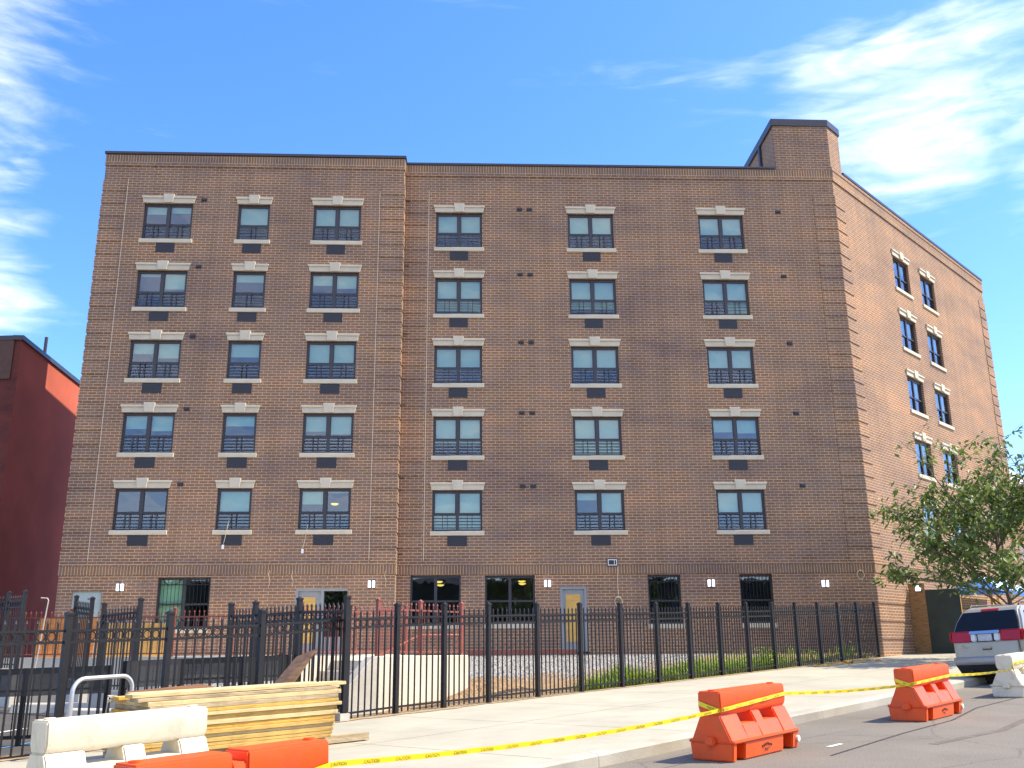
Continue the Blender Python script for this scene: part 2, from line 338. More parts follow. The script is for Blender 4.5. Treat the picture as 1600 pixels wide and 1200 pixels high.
for a0, a1 in [(-70, -40)] + [(-40 + 3 * i, -40 + 3 * i + 2.992) for i in range(20)] + [(20, 45)]:
    n = len(kerb_prof)
    for i in range(n):
        (o0, z0), (o1, z1) = kerb_prof[i], kerb_prof[(i + 1) % n]
        mb.poly([ST(a0, o0, z0), ST(a1, o0, z0), ST(a1, o1, z1), ST(a0, o1, z1)], [(a0, 0), (a1, 0), (a1, .1), (a0, .1)])
    mb.poly([ST(a0, o, z) for o, z in kerb_prof]); mb.poly([ST(a1, o, z) for o, z in kerb_prof][::-1])
tag(mb.build('kerb', mat('kerb_concrete', (.34, .32, .26), .85, var=.2, scale=1.5, bump=.2, bscale=30), recalc=True), kind='structure')
# far side: pavement across the road
tag(sheet('far_pavement', [-70, 45], [17, 22], 0, None).build('far_pavement', M['paving']), kind='structure')
# tar seams and a scrap of white paint in the road
def strip(name, pts, w, dz, m):
    mb = MB()
    for (a0, o0), (a1, o1) in zip(pts[:-1], pts[1:]):
        d = Vector((a1 - a0, o1 - o0)).normalized(); px, py = -d.y * w / 2, d.x * w / 2
        mb.poly([ST(a0 + px, o0 + py, dz), ST(a1 + px, o1 + py, dz), ST(a1 - px, o1 - py, dz), ST(a0 - px, o0 - py, dz)])
    return tag(mb.build(name, m, recalc=True), kind='structure')
M['tar'] = mat('tar_seal', (.035, .03, .028), .6, var=.3, scale=3)
strip('road_seam', [(-23.0, 7.95), (-20.5, 7.9), (-18.6, 7.95), (-16.5, 7.7), (-14.6, 7.75), (-9, 7.75), (0, 7.9), (20, 7.9)], .035, -.146, M['tar'])
strip('road_patch_edge', [(-21.5, 8.6), (-19.6, 8.9), (-17.5, 8.8), (-15.8, 9.0)], .12, -.147, mat('oil_stain', (.105, .088, .066), .8, var=.3))
strip('road_marking', [(-22.3, 7.62), (-21.95, 7.64)], .06, -.144, M['white'])

# yard behind the fence
def smooth(a, b, x):
    t = max(0, min(1, (x - a) / (b - a))); return t * t * (3 - 2 * t)
def yard_z(a, w):
    zf = gz(a) - .02
    zy = zf + (-.14 - zf) * smooth(0, .75, w)
    zp = gz(a) - .10
    m = smooth(-21.6, -20.4, a)
    mound = .32 * math.exp(-((a + 18.2) / 1.0) ** 2 - ((w * 1.073 * -a - 1.7) / .9) ** 2) + .12 * math.exp(-((a + 16) / 1.6) ** 2 - ((w * 1.073 * -a - 3.2) / 1.2) ** 2)
    return m * (zy + mound * (1 if a > -19.6 else 0)) + (1 - m) * zp
def yard_mat():
    m, t, p = newmat('yard_gravel_and_dirt'); L = t.links.new
    c = t.nodes.new('ShaderNodeTexCoord'); uv = c.outputs['UV']; s = t.nodes.new('ShaderNodeSeparateXYZ'); L(uv, s.inputs[0])
    n = t.nodes.new('ShaderNodeTexNoise'); n.inputs['Scale'].default_value = .7; n.inputs['Detail'].default_value = 7; L(uv, n.inputs['Vector'])
    def mth(op, a, b):
        q = t.nodes.new('ShaderNodeMath'); q.operation = op; q.use_clamp = False
        for i, v in enumerate((a, b)):
            if isinstance(v, (int, float)): q.inputs[i].default_value = v
            else: L(v, q.inputs[i])
        return q.outputs[0]
    def ss(v, a, b):
        q = t.nodes.new('ShaderNodeMapRange'); q.interpolation_type = 'SMOOTHSTEP'; L(v, q.inputs[0]); q.inputs[1].default_value = a; q.inputs[2].default_value = b; return q.outputs[0]
    jit = mth('MULTIPLY', mth('SUBTRACT', n.outputs[0], .5), 5.0)
    near = ss(mth('ADD', s.outputs[1], jit), -3.9, -3.0)           # strip of bare soil by the fence
    so = t.nodes.new('ShaderNodeSeparateXYZ'); L(c.outputs['Object'], so.inputs[0])
    gx = mth('SUBTRACT', so.outputs[0], mth('MULTIPLY', so.outputs[1], .25))
    right = ss(mth('ADD', gx, mth('MULTIPLY', jit, .5)), -2.6, -1.4)        # soil under the weeds
    dirt = mth('MAXIMUM', near, right)
    v = t.nodes.new('ShaderNodeTexVoronoi'); v.inputs['Scale'].default_value = 16; L(uv, v.inputs['Vector'])
    r = t.nodes.new('ShaderNodeValToRGB'); L(v.outputs['Color'], r.inputs[0]); r.color_ramp.elements[0].position = .15; r.color_ramp.elements[0].color = (.13, .125, .115, 1); r.color_ramp.elements[1].position = .85; r.color_ramp.elements[1].color = (.38, .365, .33, 1)
    n3 = t.nodes.new('ShaderNodeTexNoise'); n3.inputs['Scale'].default_value = 5; n3.inputs['Detail'].default_value = 8; L(uv, n3.inputs['Vector'])
    r3 = t.nodes.new('ShaderNodeValToRGB'); L(n3.outputs[0], r3.inputs[0]); r3.color_ramp.elements[0].position = .3; r3.color_ramp.elements[0].color = (.17, .105, .05, 1); r3.color_ramp.elements[1].position = .7; r3.color_ramp.elements[1].color = (.33, .225, .115, 1)
    mx = t.nodes.new('ShaderNodeMixRGB'); L(dirt, mx.inputs[0]); L(r.outputs[0], mx.inputs[1]); L(r3.outputs[0], mx.inputs[2])
    L(mx.outputs[0], p.inputs['Base Color']); p.inputs['Roughness'].default_value = .95
    b = t.nodes.new('ShaderNodeBump'); b.inputs['Strength'].default_value = .8; b.inputs['Distance'].default_value = .05; L(v.outputs['Distance'], b.inputs['Height']); L(b.outputs[0], p.inputs['Normal'])
    return m
def yard_pt(a, w): return F0 + FE * a + FN * (w * 1.073 * a) + Vector((0, 0, yard_z(a, w)))
mb = MB(); NA, NW = 110, 50
al = [-21.5 + 21.6 * i / NA for i in range(NA + 1)]; wl_ = [(j / NW) ** 1.3 * 1.03 for j in range(NW + 1)]
for i in range(NA):
    for j in range(NW):
        q = [(al[i], wl_[j]), (al[i + 1], wl_[j]), (al[i + 1], wl_[j + 1]), (al[i], wl_[j + 1])]
        mb.poly([yard_pt(a, w) for a, w in q], [(a, w * 1.073 * a) for a, w in q])
tag(mb.build('yard', yard_mat(), recalc=True, smooth=True), kind='structure')
# parking lot on the left, a little below the pavement
M['lot'] = mat('parking_asphalt', (.058, .052, .042), .9, var=.25, scale=.8, bump=.3, bscale=40)
mb = MB()
for a0, a1 in ((-60, -40), (-40, -21.5)):
    mb.poly([ST(a0, -.06, -.10), ST(a1, -.06, -.10), ST(a1, -24, -.10), ST(a0, -24, -.10)])
tag(mb.build('parking_lot', M['lot'], recalc=True), kind='structure')
strip('parking_line', [(-30.2, -3.2), (-26.2, -5.4)], .10, -.094, M['white'])
strip('parking_line', [(-31.0, -2.0), (-28.2, -2.3)], .08, -.094, M['white'])
strip('parking_line', [(-29.4, -1.5), (-27.0, -2.9)], .09, -.092, mat('blue_road_paint', (.06, .20, .42), .6))

# ------------------------------------------------------------------ the brick apartment building
bld = thing('apartment_building', 'six storey brown brick apartment block with stone lintels and a tall corner bulkhead', 'building', (0, 34, 0))
PIT = 2.7; SILL5 = 4.1246; HW = 1.4551
COLS = {'L': [(8.7887, 1.8123), (5.6134, 1.1886), (2.4941, 1.7888)], 'R': [(14.7795, 1.7754), (9.6986, 1.7736), (4.5985, 1.7696)], 'S': [(6.2098, 1.7162), (9.2317, 1.6856)]}
# ground-floor openings: (u0, u1, z0, z1, kind)
GF = {'L': [(6.21, 7.98, .86, 2.54, 'win'), (1.60, 3.35, 0.0, 2.15, 'door2'), (9.80, 10.77, 0.0, 2.09, 'panel')],
      'R': [(14.64, 16.39, .94, 2.60, 'win'), (12.06, 13.80, .94, 2.58, 'win'), (6.94, 8.10, .90, 2.575, 'one'), (3.67, 4.85, .90, 2.58, 'one'), (10.25, 11.19, 0.0, 2.20, 'door')],
      'S': []}
WZ = {'L': (-1.4, 18.39), 'R': (-1.4, 18.38), 'S': (-1.4, 18.52)}
WLEN = {'L': 11.276, 'R': 16.8838, 'S': 17.294}
TH = .30
VENTH = []
def wall_mesh(b):
    O, d, n = FR[b]; z0, z1 = WZ[b]; ln = WLEN[b]
    holes = []
    for u, w in COLS[b]:
        for r in range(5):
            zz = SILL5 + (4 - r) * PIT; holes.append((u - w / 2, u + w / 2, zz, zz + HW))
    holes += [h[:4] for h in GF[b]]
    us = sorted({0.0, ln} | {h[0] for h in holes} | {h[1] for h in holes}); zs = sorted({z0, z1} | {h[2] for h in holes} | {h[3] for h in holes})
    mb = MB(); P = lambda u, z, k=0.0: O + d * u + n * k + ZUP * z
    sgn = 1 if d.cross(ZUP).dot(n) > 0 else -1
    def q(pts, uv):
        if sgn < 0: pts, uv = pts[::-1], uv[::-1]
        mb.poly(pts, uv)
    for a, c in zip(us[:-1], us[1:]):
        for e, g in zip(zs[:-1], zs[1:]):
            mu, mz = (a + c) / 2, (e + g) / 2
            if any(h[0] < mu < h[1] and h[2] < mz < h[3] for h in holes): continue
            q([P(a, e), P(c, e), P(c, g), P(a, g)], [(a, e), (c, e), (c, g), (a, g)])
    for a, c, e, g in holes:
        q([P(a, e), P(a, g), P(a, g, -TH), P(a, e, -TH)][::-1], [(0, e), (0, g), (TH, g), (TH, e)][::-1])
        q([P(c, e), P(c, g), P(c, g, -TH), P(c, e, -TH)], [(0, e), (0, g), (TH, g), (TH, e)])
        q([P(a, g), P(c, g), P(c, g, -TH), P(a, g, -TH)][::-1], [(a, 0), (c, 0), (c, TH), (a, TH)][::-1])
        q([P(a, e), P(c, e), P(c, e, -TH), P(a, e, -TH)], [(a, 0), (c, 0), (c, TH), (a, TH)])
    return mb
for b in 'LRS': wall_mesh(b).build('brick_wall', M['brick'], bld)
def plain_wall(p, q, z0, z1, name='brick_wall'):
    mb = MB(); ln = (q - p).length
    mb.poly([p + ZUP * z0, q + ZUP * z0, q + ZUP * z1, p + ZUP * z1], [(0, z0), (ln, z0), (ln, z1), (0, z1)])
    return mb.build(name, M['brick'], bld)
plain_wall(S0, RJ, -1.4, 18.38)                                # short return between the two facades
nLb = -nL
BL = LEND + nLb * 15.6; BS = SEND - nS * 15.0
plain_wall(BL, LEND, -1.4, 18.39); plain_wall(SEND, BS, -1.4, 18.5); plain_wall(BS, BL, -1.4, 18.38)
mb = MB(); mb.poly([p + ZUP * 17.95 for p in (LEND, S0, RJ, C, SEND, BS, BL)], [(p.x, p.y) for p in (LEND, S0, RJ, C, SEND, BS, BL)])
mb.build('roof_deck', M['roof'], bld)
# dark rooms behind the windows: slabs and one corridor wall
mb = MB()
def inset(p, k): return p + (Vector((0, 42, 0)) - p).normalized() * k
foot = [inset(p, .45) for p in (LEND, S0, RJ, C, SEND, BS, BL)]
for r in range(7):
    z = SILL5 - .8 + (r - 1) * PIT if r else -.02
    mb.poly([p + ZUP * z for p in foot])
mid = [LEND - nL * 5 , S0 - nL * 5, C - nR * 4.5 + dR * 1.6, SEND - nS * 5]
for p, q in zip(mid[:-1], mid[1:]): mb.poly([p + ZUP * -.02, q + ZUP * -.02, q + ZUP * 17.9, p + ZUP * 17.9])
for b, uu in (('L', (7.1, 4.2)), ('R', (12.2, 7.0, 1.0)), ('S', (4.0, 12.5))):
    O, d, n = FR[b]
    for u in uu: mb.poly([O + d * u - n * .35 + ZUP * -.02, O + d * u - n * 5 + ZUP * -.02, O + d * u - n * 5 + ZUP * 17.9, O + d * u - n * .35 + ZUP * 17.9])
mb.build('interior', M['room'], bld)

# brick quoins: blocks of four courses with one recessed course between
def quoin(b, u0, u1, z0, z1, proud, wrapu=0, step=.5125, h=.41):
    fr = frame(b); mb = MB(); z = z0
    while z + h <= z1 + .01:
        mb.box((u0, -.02, z), (u1, proud, z + h), fr); z += step
    return mb.build('quoin', M['brick'], bld)
quoin('R', -.026, .86, 3.02, 17.75, .028); quoin('S', -.026, .86, 3.02, 17.75, .028)
quoin('R', 16.0, 16.855, 3.02, 17.75, .028); quoin('L', -.026, .86, 3.02, 17.75, .028); quoin('L', 10.42, 11.30, 3.02, 17.75, .028)
quoin('S', 16.43, 17.32, 3.02, 17.75, .028)
mb = MB(); dRet = (RJ - S0).normalized(); nRet = Vector((-dL.x, -dL.y, 0)); frRet = (S0, dRet, nRet, ZUP); z = 3.02
while z + .41 <= 17.75: mb.box((.0, -.02, z), ((RJ - S0).length - .03, .028, z + .41), frRet); z += .5125
mb.build('quoin', M['brick'], bld)
quoin('S', -.026, 4.6, -.9, 2.4, .028, step=.615, h=.54); quoin('R', -.026, 1.15, -.9, 2.4, .028, step=.615, h=.54)
# soldier bands: string course above the ground floor and frieze under the coping
def band(b, u0, u1, z0, z1, proud, m='soldier', name='string_course'):
    mb = MB(); mb.box((u0, -.02, z0), (u1, proud, z1), frame(b)); return mb.build(name, M[m], bld)
for b, u0, u1 in (('L', -.03, 11.30), ('R', -.03, 16.85), ('S', -.03, 17.32)):
    band(b, u0, u1, 2.615, 2.93, .030); band(b, u0, u1, 2.93, 3.01, .045, 'brick')
    band(b, u0, u1, 18.02, 18.36, .030, name='frieze')
    band(b, u0, u1, 17.91, 18.02, .045, 'brick', 'frieze')
band('S', -.03, 17.32, 18.36, 18.50, .05, 'brick', 'frieze')
mb = MB(); mb.box((0, -.02, 2.615), ((RJ - S0).length - .03, .03, 3.0), frRet); mb.box((0, -.02, 17.92), ((RJ - S0).length - .03, .03, 18.36), frRet); mb.build('string_course', M['brick'], bld)
# coping
def cope(p, q, n, z0, z1, out=.07, back=.35):
    d = (q - p).normalized(); mb = MB(); mb.box((0, -back, z0), ((q - p).length, out, z1), (p, d, n, ZUP)); return mb.build('coping', M['coping'], bld, bevel=.01)
cope(S0 - dL * .07, LEND + dL * .07, nL, 18.39, 18.50)
cope(C + dR * 2.29, RJ, nR, 18.383, 18.475)
cope(C + dS * .99, SEND + dS * .05, nS, 18.515, 18.64)
cope(LEND + nLb * .36, BL, dL, 18.38, 18.49)
cope(SEND - nS * .36, BS, dS, 18.5, 18.62); cope(BL, BS, Vector((0, 1, 0)), 18.375, 18.47)
# stair bulkhead at the corner, flush with the facade, and an unseen second one added farther back to shade the red wall
bulk = [C + dR * 2.20, C, C + dS * .985, C + dS * .985 - nR * 8.5, C + dR * 2.20 - nR * 9.5]
def bulk_wall(pts, z0, z1, name):
    mb = MB()
    for p, q in zip(pts, pts[1:] + pts[:1]):
        ln = (q - p).length; mb.poly([p + ZUP * z0, q + ZUP * z0, q + ZUP * z1, p + ZUP * z1], [(0, z0), (ln, z0), (ln, z1), (0, z1)])
    return mb.build(name, M['brick'], bld, recalc=True)
bulk_wall(bulk, 18.37, 20.33, 'stair_bulkhead')
bo = [bulk[0] + dR * .09 + nR * .07, bulk[1] + nR * .07 + dS * .05, bulk[2] + dS * .07 + nS * .05, bulk[3] + dS * .07, bulk[4] + dR * .09]; mb = MB()
mb.poly([p + ZUP * 20.62 for p in bo])
for p, q in zip(bo, bo[1:] + bo[:1]): mb.poly([p + ZUP * 20.31, q + ZUP * 20.31, q + ZUP * 20.62, p + ZUP * 20.62])
mb.poly([p + ZUP * 20.31 for p in bo][::-1])
mb.build('bulkhead_coping', M['coping'], bld, recalc=True, bevel=.012)
mb = MB(); q0 = C + dR * 2.24 - nR * 1.7; mb.box((-.10, -.10, 18.0), (.06, .10, 20.3), (q0, dR, nR, ZUP)); mb.build('downpipe', M['grille'], bld)
b2 = [LEND - dL * .3 - nL * 5.6, LEND - dL * 5 - nL * 5.6, LEND - dL * 5 - nL * 8.95, LEND - dL * .3 - nL * 8.95]
bulk_wall(b2, 17.95, 20.6, 'stair_bulkhead')
mb = MB(); mb.poly([p + ZUP * 20.6 for p in b2]); mb.build('bulkhead_coping', M['coping'], bld)

# ---- windows
def sub_boxes(name, m, parent, fr, boxes, bevel=0.0):
    mb = MB()
    for a, b in boxes: mb.box(a, b, fr)
    return mb.build(name, m, parent, bevel=bevel)
BL_T = {('L', 0): [(.22, .18), (.08, .45), (.30, .42), (.36, .42), (.0, .0)], ('L', 1): [(.60,), (.22,), (.38,), (.28,), (.60,)], ('L', 2): [(.6, .6), (.30, .38), (.6, .6), (.42, .5), (.35, .05)],
        ('R', 0): [(.6, .6), (.92, .92), (.6, .6), (.70, .70), (1.0, 1.0)], ('R', 1): [(.6, .6), (.85, .85), (.6, .6), (1.0, 1.0), (.2, .6)], ('R', 2): [(.6, .6), (.6, .95), (.6, .6), (.35, .38), (.6, .6)],
        ('S', 0): [(.2, .3), (.6, .6), (.3, .5), (.6, .3), (.5, .5)], ('S', 1): [(.6, .6), (.4, .6), (.6, .6), (.5, .4), (.5, .5)]}
def make_window(b, ci, r):
    u, w = COLS[b][ci]; z0 = SILL5 + (4 - r) * PIT; z1 = z0 + HW; u0, u1 = u - w / 2, u + w / 2; fr = frame(b)
    double = w > 1.4; f0, f1 = -.17, -.09; e = .003
    zr = z0 + HW * .43
    bx = [((u0 - e, f0, z0 - e), (u0 + .065, f1, z1 + e)), ((u1 - .065, f0, z0 - e), (u1 + e, f1, z1 + e)),
          ((u0 + .065, f0 + .001, z1 - .10), (u1 - .065, f1 - .001, z1 + e)), ((u0 + .065, f0 + .001, z0 - e), (u1 - .065, f1 - .001, z0 + .07))]
    lights = []
    if double:
        bx.append(((u - .055, f0 + .002, z0 + .07), (u + .055, f1 + .004, z1 - .10))); spans = [(u0 + .065, u - .055), (u + .055, u1 - .065)]
    else: spans = [(u0 + .065, u1 - .065)]
    for a, c in spans:
        bx.append(((a, f0 + .003, zr - .03), (c, f1 - .012, zr + .03)))
        bx.append(((a, f0 + .02, zr + .03), (a + .03, f1 - .02, z1 - .10))); bx.append(((c - .03, f0 + .02, zr + .03), (c, f1 - .02, z1 - .10)))
    wobj = sub_boxes('window', M['frame'], bld, fr, bx)
    mb = MB(); O, d, n = FR[b]
    for a, c in spans:
        for zz0, zz1, k in ((z0 + .06, zr - .02, -.145), (zr + .02, z1 - .09, -.125)):
            jt = random.uniform(-.002, .002)
            mb.poly([O + d * a + n * (k + jt) + ZUP * zz0, O + d * c + n * (k - jt) + ZUP * zz0, O + d * c + n * k + ZUP * zz1, O + d * a + n * k + ZUP * zz1])
    mb.build('pane', M['glass'], wobj)
    drops = BL_T[(b, ci)][r]
    sp = spans if b != 'L' and b != 'R' else spans[::-1]      # left as seen first
    bl = []
    for (a, c), dr in zip(sp, drops):
        if dr > .02: bl.append(((a - .02, -.225, z1 - .08 - dr * (HW - .15)), (c + .02, -.215, z1 + .02)))
    if bl: sub_boxes('blind', M['blind'], wobj, fr, bl)
    if b != 'S':
        gb = []
        for a, c in spans:
            m_ = (a + c) / 2
            for k in range(5):
                z = z0 + .12 + k * .112; gb.append(((a, -.088, z), (c, -.070, z + .02)))
            for s_ in (-.085, .085): gb.append(((m_ + s_ - .010, -.092, z0 + .09), (m_ + s_ + .010, -.066, z0 + .60)))
        sub_boxes('guard_rail', M['frame'], wobj, fr, gb)
    sub_boxes('sill', M['stone'], wobj, fr, [((u0 - .07, -.17, z0 - .155), (u1 + .07, .055, z0 - .004))], .008)
    hw = (u1 - u0) / 2
    mb = MB()
    def trap(x0, x1, zb, zt, over, y):      # stone with flared ends
        P = lambda x, yy, z: O + d * x + n * yy + ZUP * z
        A = [(x0, zb), (x1, zb), (x1 + over, zt), (x0 - over, zt)]
        F = [P(x, y, z) for x, z in A]; Bk = [P(x, -.10, z) for x, z in A]
        mb.poly(F); mb.poly(Bk[::-1])
        for i in range(4): j = (i + 1) % 4; mb.poly([F[j], F[i], Bk[i], Bk[j]])
    trap(u0 - .035, u1 + .035, z1 + .004, z1 + .19, .035, .045)
    trap(u0 - .075, u1 + .075, z1 + .19, z1 + .265, .03, .085)
    trap(u - .165, u + .165, z1 + .002, z1 + .345, .035, .105)
    mb.build('lintel', M['stone'], wobj, recalc=True, bevel=.006)
    if b != 'S':
        sub_boxes('vent_grille', M['grille'], bld, fr, [((u - .345, -.05, z0 - .53), (u + .345, .012, z0 - .16))] + [((u - .33, .012, z0 - .51 + k * .052), (u + .33, .020, z0 - .485 + k * .052)) for k in range(7)])
for b in 'LRS':
    for ci in range(len(COLS[b])):
        for r in range(5): make_window(b, ci, r)
def gf_window(b, u0, u1, z0, z1, kind):
    fr = frame(b); e = .003; f0, f1 = -.20, -.10; u = (u0 + u1) / 2; O, d, n = FR[b]
    bx = [((u0 - e, f0, z0 - e), (u0 + .06, f1, z1 + e)), ((u1 - .06, f0, z0 - e), (u1 + e, f1, z1 + e)), ((u0 + .06, f0 + .001, z1 - .08), (u1 - .06, f1 - .001, z1 + e)), ((u0 + .06, f0 + .001, z0 - e), (u1 - .06, f1 - .001, z0 + .07))]
    zr = z0 + (z1 - z0) * .47
    bx.append(((u0 + .06, f0 + .003, zr - .03), (u1 - .06, f1 - .01, zr + .03)))
    if kind == 'win': bx.append(((u - .05, f0 + .002, z0 + .07), (u + .05, f1 + .004, z1 - .08)))
    wobj = sub_boxes('window', M['frame'], bld, fr, bx)
    mb = MB(); k = -.15; mb.poly([O + d * (u0 + .05) + n * k + ZUP * (z0 + .05), O + d * (u1 - .05) + n * k + ZUP * (z0 + .05), O + d * (u1 - .05) + n * (k + .002) + ZUP * (z1 - .07), O + d * (u0 + .05) + n * k + ZUP * (z1 - .07)])
    mb.build('pane', M['glass'], wobj)
    nn = max(5, int((u1 - u0) / .17)); s_ = []
    for i in range(nn): s_.append(((u0 - .05 + i * (u1 - u0 + .10) / nn + .006, -.19, z0 - .155), (u0 - .05 + (i + 1) * (u1 - u0 + .10) / nn - .006, .05, z0 - .004)))
    sub_boxes('sill', M['stone'], wobj, fr, s_)
    bars = [((u0 + .06 + k * .125, -.09, z0 + .05), (u0 + .06 + k * .125 + .014, -.075, z1 - .05)) for k in range(int((u1 - u0 - .1) / .125) + 1)]
    bars += [((u0 + .02, -.092, zz), (u1 - .02, -.073, zz + .03)) for zz in (z0 + .25, z1 - .26)]
    if b == 'L' or kind == 'one':
        g = sub_boxes('security_grille', M['iron'], wobj, fr, bars)
        if b == 'L':
            mb = MB()
            for c0 in (u0 + .45, u1 - .45):
                mb.tube([O + d * (c0 + .30 * math.cos(t)) + n * -.083 + ZUP * (z1 - .03 - .22 * math.sin(t)) for t in [math.pi * i / 10 for i in range(11)]], .012, 5)
            mb.build('security_grille', M['iron'], wobj)
    if b == 'L': sub_boxes('curtain', M['glassgreen'], wobj, fr, [((u + .06, -.24, z0), (u1, -.23, z1))])
for b in 'LR':
    for u0, u1, z0, z1, k in GF[b]:
        if k in ('win', 'one'): gf_window(b, u0, u1, z0, z1, k)
def lamp_in(b, u, dep, z, r=.14):
    O, d, n = FR[b]; p = O + d * u - n * dep + ZUP * z; mb = MB()
    prof = [(r, .01), (r * .9, -.02), (r * .55, -.045), (.01, -.055)]; seg = 14
    for (ra, za), (rb, zb) in zip(prof[:-1], prof[1:]):
        for k in range(seg):
            a0, a1_ = 2 * math.pi * k / seg, 2 * math.pi * (k + 1) / seg
            mb.poly([p + Vector((ra * math.cos(a0), ra * math.sin(a0), za)), p + Vector((ra * math.cos(a1_), ra * math.sin(a1_), za)), p + Vector((rb * math.cos(a1_), rb * math.sin(a1_), zb)), p + Vector((rb * math.cos(a0), rb * math.sin(a0), zb))])
    mb.build('ceiling_lamp', M['warmlamp'], bld, smooth=True)
lamp_in('R', 15.45, 1.4, 2.48); lamp_in('R', 15.45, 3.2, 2.48); lamp_in('R', 12.45, 1.4, 2.48); lamp_in('R', 12.35, 3.0, 2.50); lamp_in('L', 2.35, 1.5, 5.25)
# ---- doors
fr = frame('R'); u0, u1 = 10.25, 11.19
dr = sub_boxes('door', M['steel'], bld, fr, [((u0 - .003, -.20, -.003), (u0 + .09, -.02, 2.203)), ((u1 - .09, -.20, -.003), (u1 + .003, -.02, 2.203)), ((u0 + .09, -.199, 2.10), (u1 - .09, -.021, 2.203)), ((u0 + .09, -.14, 0), (u1 - .09, -.09, 2.10))])
sub_boxes('door_panel', M['ply'], dr, fr, [((10.48, -.10, .32), (10.99, -.075, 1.93))])
sub_boxes('door_handle', M['frame'], dr, fr, [((11.02, -.09, .95), (11.06, -.03, 1.15)), ((11.01, -.09, 1.22), (11.07, -.06, 1.28))])
sub_boxes('threshold', M['iron'], dr, fr, [((10.2, -.2, -.05), (11.24, .06, -.004))])
fr = frame('L'); u0, u1 = 1.60, 3.35
dr = sub_boxes('door', M['steel'], bld, fr, [((u1 - .09, -.2, -.003), (u1 + .003, -.02, 2.153)), ((2.40, -.2, 0), (2.50, -.02, 2.06)), ((u0 - .003, -.199, 2.06), (u1 - .09, -.021, 2.153)), ((2.50, -.14, 0), (u1 - .09, -.09, 2.06)), ((u0, -.14, 0), (2.40, -.09, .55))])
sub_boxes('door_panel', M['ply'], dr, fr, [((2.68, -.10, .35), (3.12, -.075, 1.86))])
mb = MB(); O, d, n = FR['L']; mb.poly([O + d * 1.60 - n * .12 + ZUP * .55, O + d * 2.40 - n * .12 + ZUP * .55, O + d * 2.40 - n * .12 + ZUP * 2.06, O + d * 1.60 - n * .12 + ZUP * 2.06]); mb.build('side_pane', M['glass'], dr)
sub_boxes('door_handle', M['frame'], dr, fr, [((2.54, -.09, .95), (2.58, -.03, 1.15))])
dr = sub_boxes('utility_door', mat('pale_grey_green_paint', (.36, .42, .38), .5, var=.06, scale=2), bld, fr, [((9.797, -.20, -.003), (10.773, -.06, 2.093))])
sub_boxes('vent_slot', M['frame'], dr, fr, [((10.02, -.065, 1.80), (10.10, -.05, 1.88)), ((10.2, -.065, 1.82), (10.26, -.05, 1.86))])
# ---- wall lamps, small vents, cords
def wall_lamp(b, u, z):
    fr = frame(b)
    w = sub_boxes('wall_lamp', M['grille'], bld, fr, [((u - .125, -.02, z - .13), (u + .125, .035, z + .13)), ((u - .02, .02, z - .12), (u + .02, .125, z + .12))])
    sub_boxes('lamp_glass', M['lampglass'], w, fr, [((u - .115, .03, z - .115), (u - .022, .12, z + .115)), ((u + .022, .03, z - .115), (u + .115, .12, z + .115))], .01)
for b, u, z in (('L', 9.19, 2.21), ('L', .79, 2.27), ('R', 11.63, 2.29), ('R', 5.88, 2.27), ('R', 1.83, 2.23)): wall_lamp(b, u, z)
def flue(b, u, z): sub_boxes('exhaust_vent', M['grille'], bld, frame(b), [((u - .10, -.05, z - .065), (u + .10, .03, z + .065)), ((u - .085, .028, z - .02), (u + .085, .06, z + .05))])
for r in range(5):
    z = 16.53 - r * 2.705; flue('L', 7.5, z); flue('R', 12.45, z); flue('R', 12.07, z); flue('R', 2.305, z)
cb = sub_boxes('wall_box', M['grille'], bld, frame('R'), [((9.14, -.02, 2.87), (9.52, .06, 3.14))])
sub_boxes('box_rim', M['white'], cb, frame('R'), [((9.17, .05, 2.90), (9.49, .075, 2.925)), ((9.17, .05, 3.085), (9.49, .075, 3.11)), ((9.17, .051, 2.925), (9.195, .075, 3.085)), ((9.465, .051, 2.925), (9.49, .075, 3.085)), ((9.25, .051, 2.925), (9.27, .07, 3.085))])
def cord(b, pts, r=.012, name='cord', m='rope'):
    O, d, n = FR[b]; mb = MB(); mb.tube([O + d * u + n * k + ZUP * z for u, z, k in pts], r, 6); return mb.build(name, M[m], bld)
cord('R', [(9.16, 2.86, .06), (9.17, 2.3, .04), (9.165, 1.85, .04)], .010)
def coil(b, u, z, rr, turns=3):
    O, d, n = FR[b]; pts = []
    for i in range(turns * 16 + 1):
        t = 2 * math.pi * i / 16; q = rr * (1 + .07 * math.sin(i * 1.7)); pts.append(O + d * (u + q * math.sin(t)) + n * (.05 + .012 * math.sin(i)) + ZUP * (z + q * 1.2 * math.cos(t)))
    mb = MB(); mb.tube(pts, .012, 5); mb.build('cord_coil', M['rope'], bld)
coil('R', 9.165, 1.66, .13); coil('R', .52, 2.53, .125, 2)
for b, u, z, in (('L', 3.47, 2.72), ('L', .33, 2.72), ('L', 4.25, 2.75)):
    cord(b, [(u, z, .04), (u + .03, z - .15, .05), (u - .03, z - .35, .045), (u + .0, z - .52, .05)], .008)
for u, z in ((5.75, SILL5 + .35), (3.05, SILL5 + .2)):
    cord('L', [(u, z, -.02), (u + .02, z - .3, .07), (u + .10, z - .75, .05), (u + .12, z - .82, .05)], .009)
    sub_boxes('cord_tag', M['white'], bld, frame('L'), [((u + .09, .03, z - 1.0), (u + .17, .05, z - .85))])
for b, u, za, zb in (('L', 10.38, 3.1, 17.35), ('R', 15.95, 3.1, 17.3), ('L', .91, 3.1, 17.0)):
    sub_boxes('caulk_joint', M['caulk'], bld, frame(b), [((u - .011, -.01, za), (u + .011, .006, zb))])
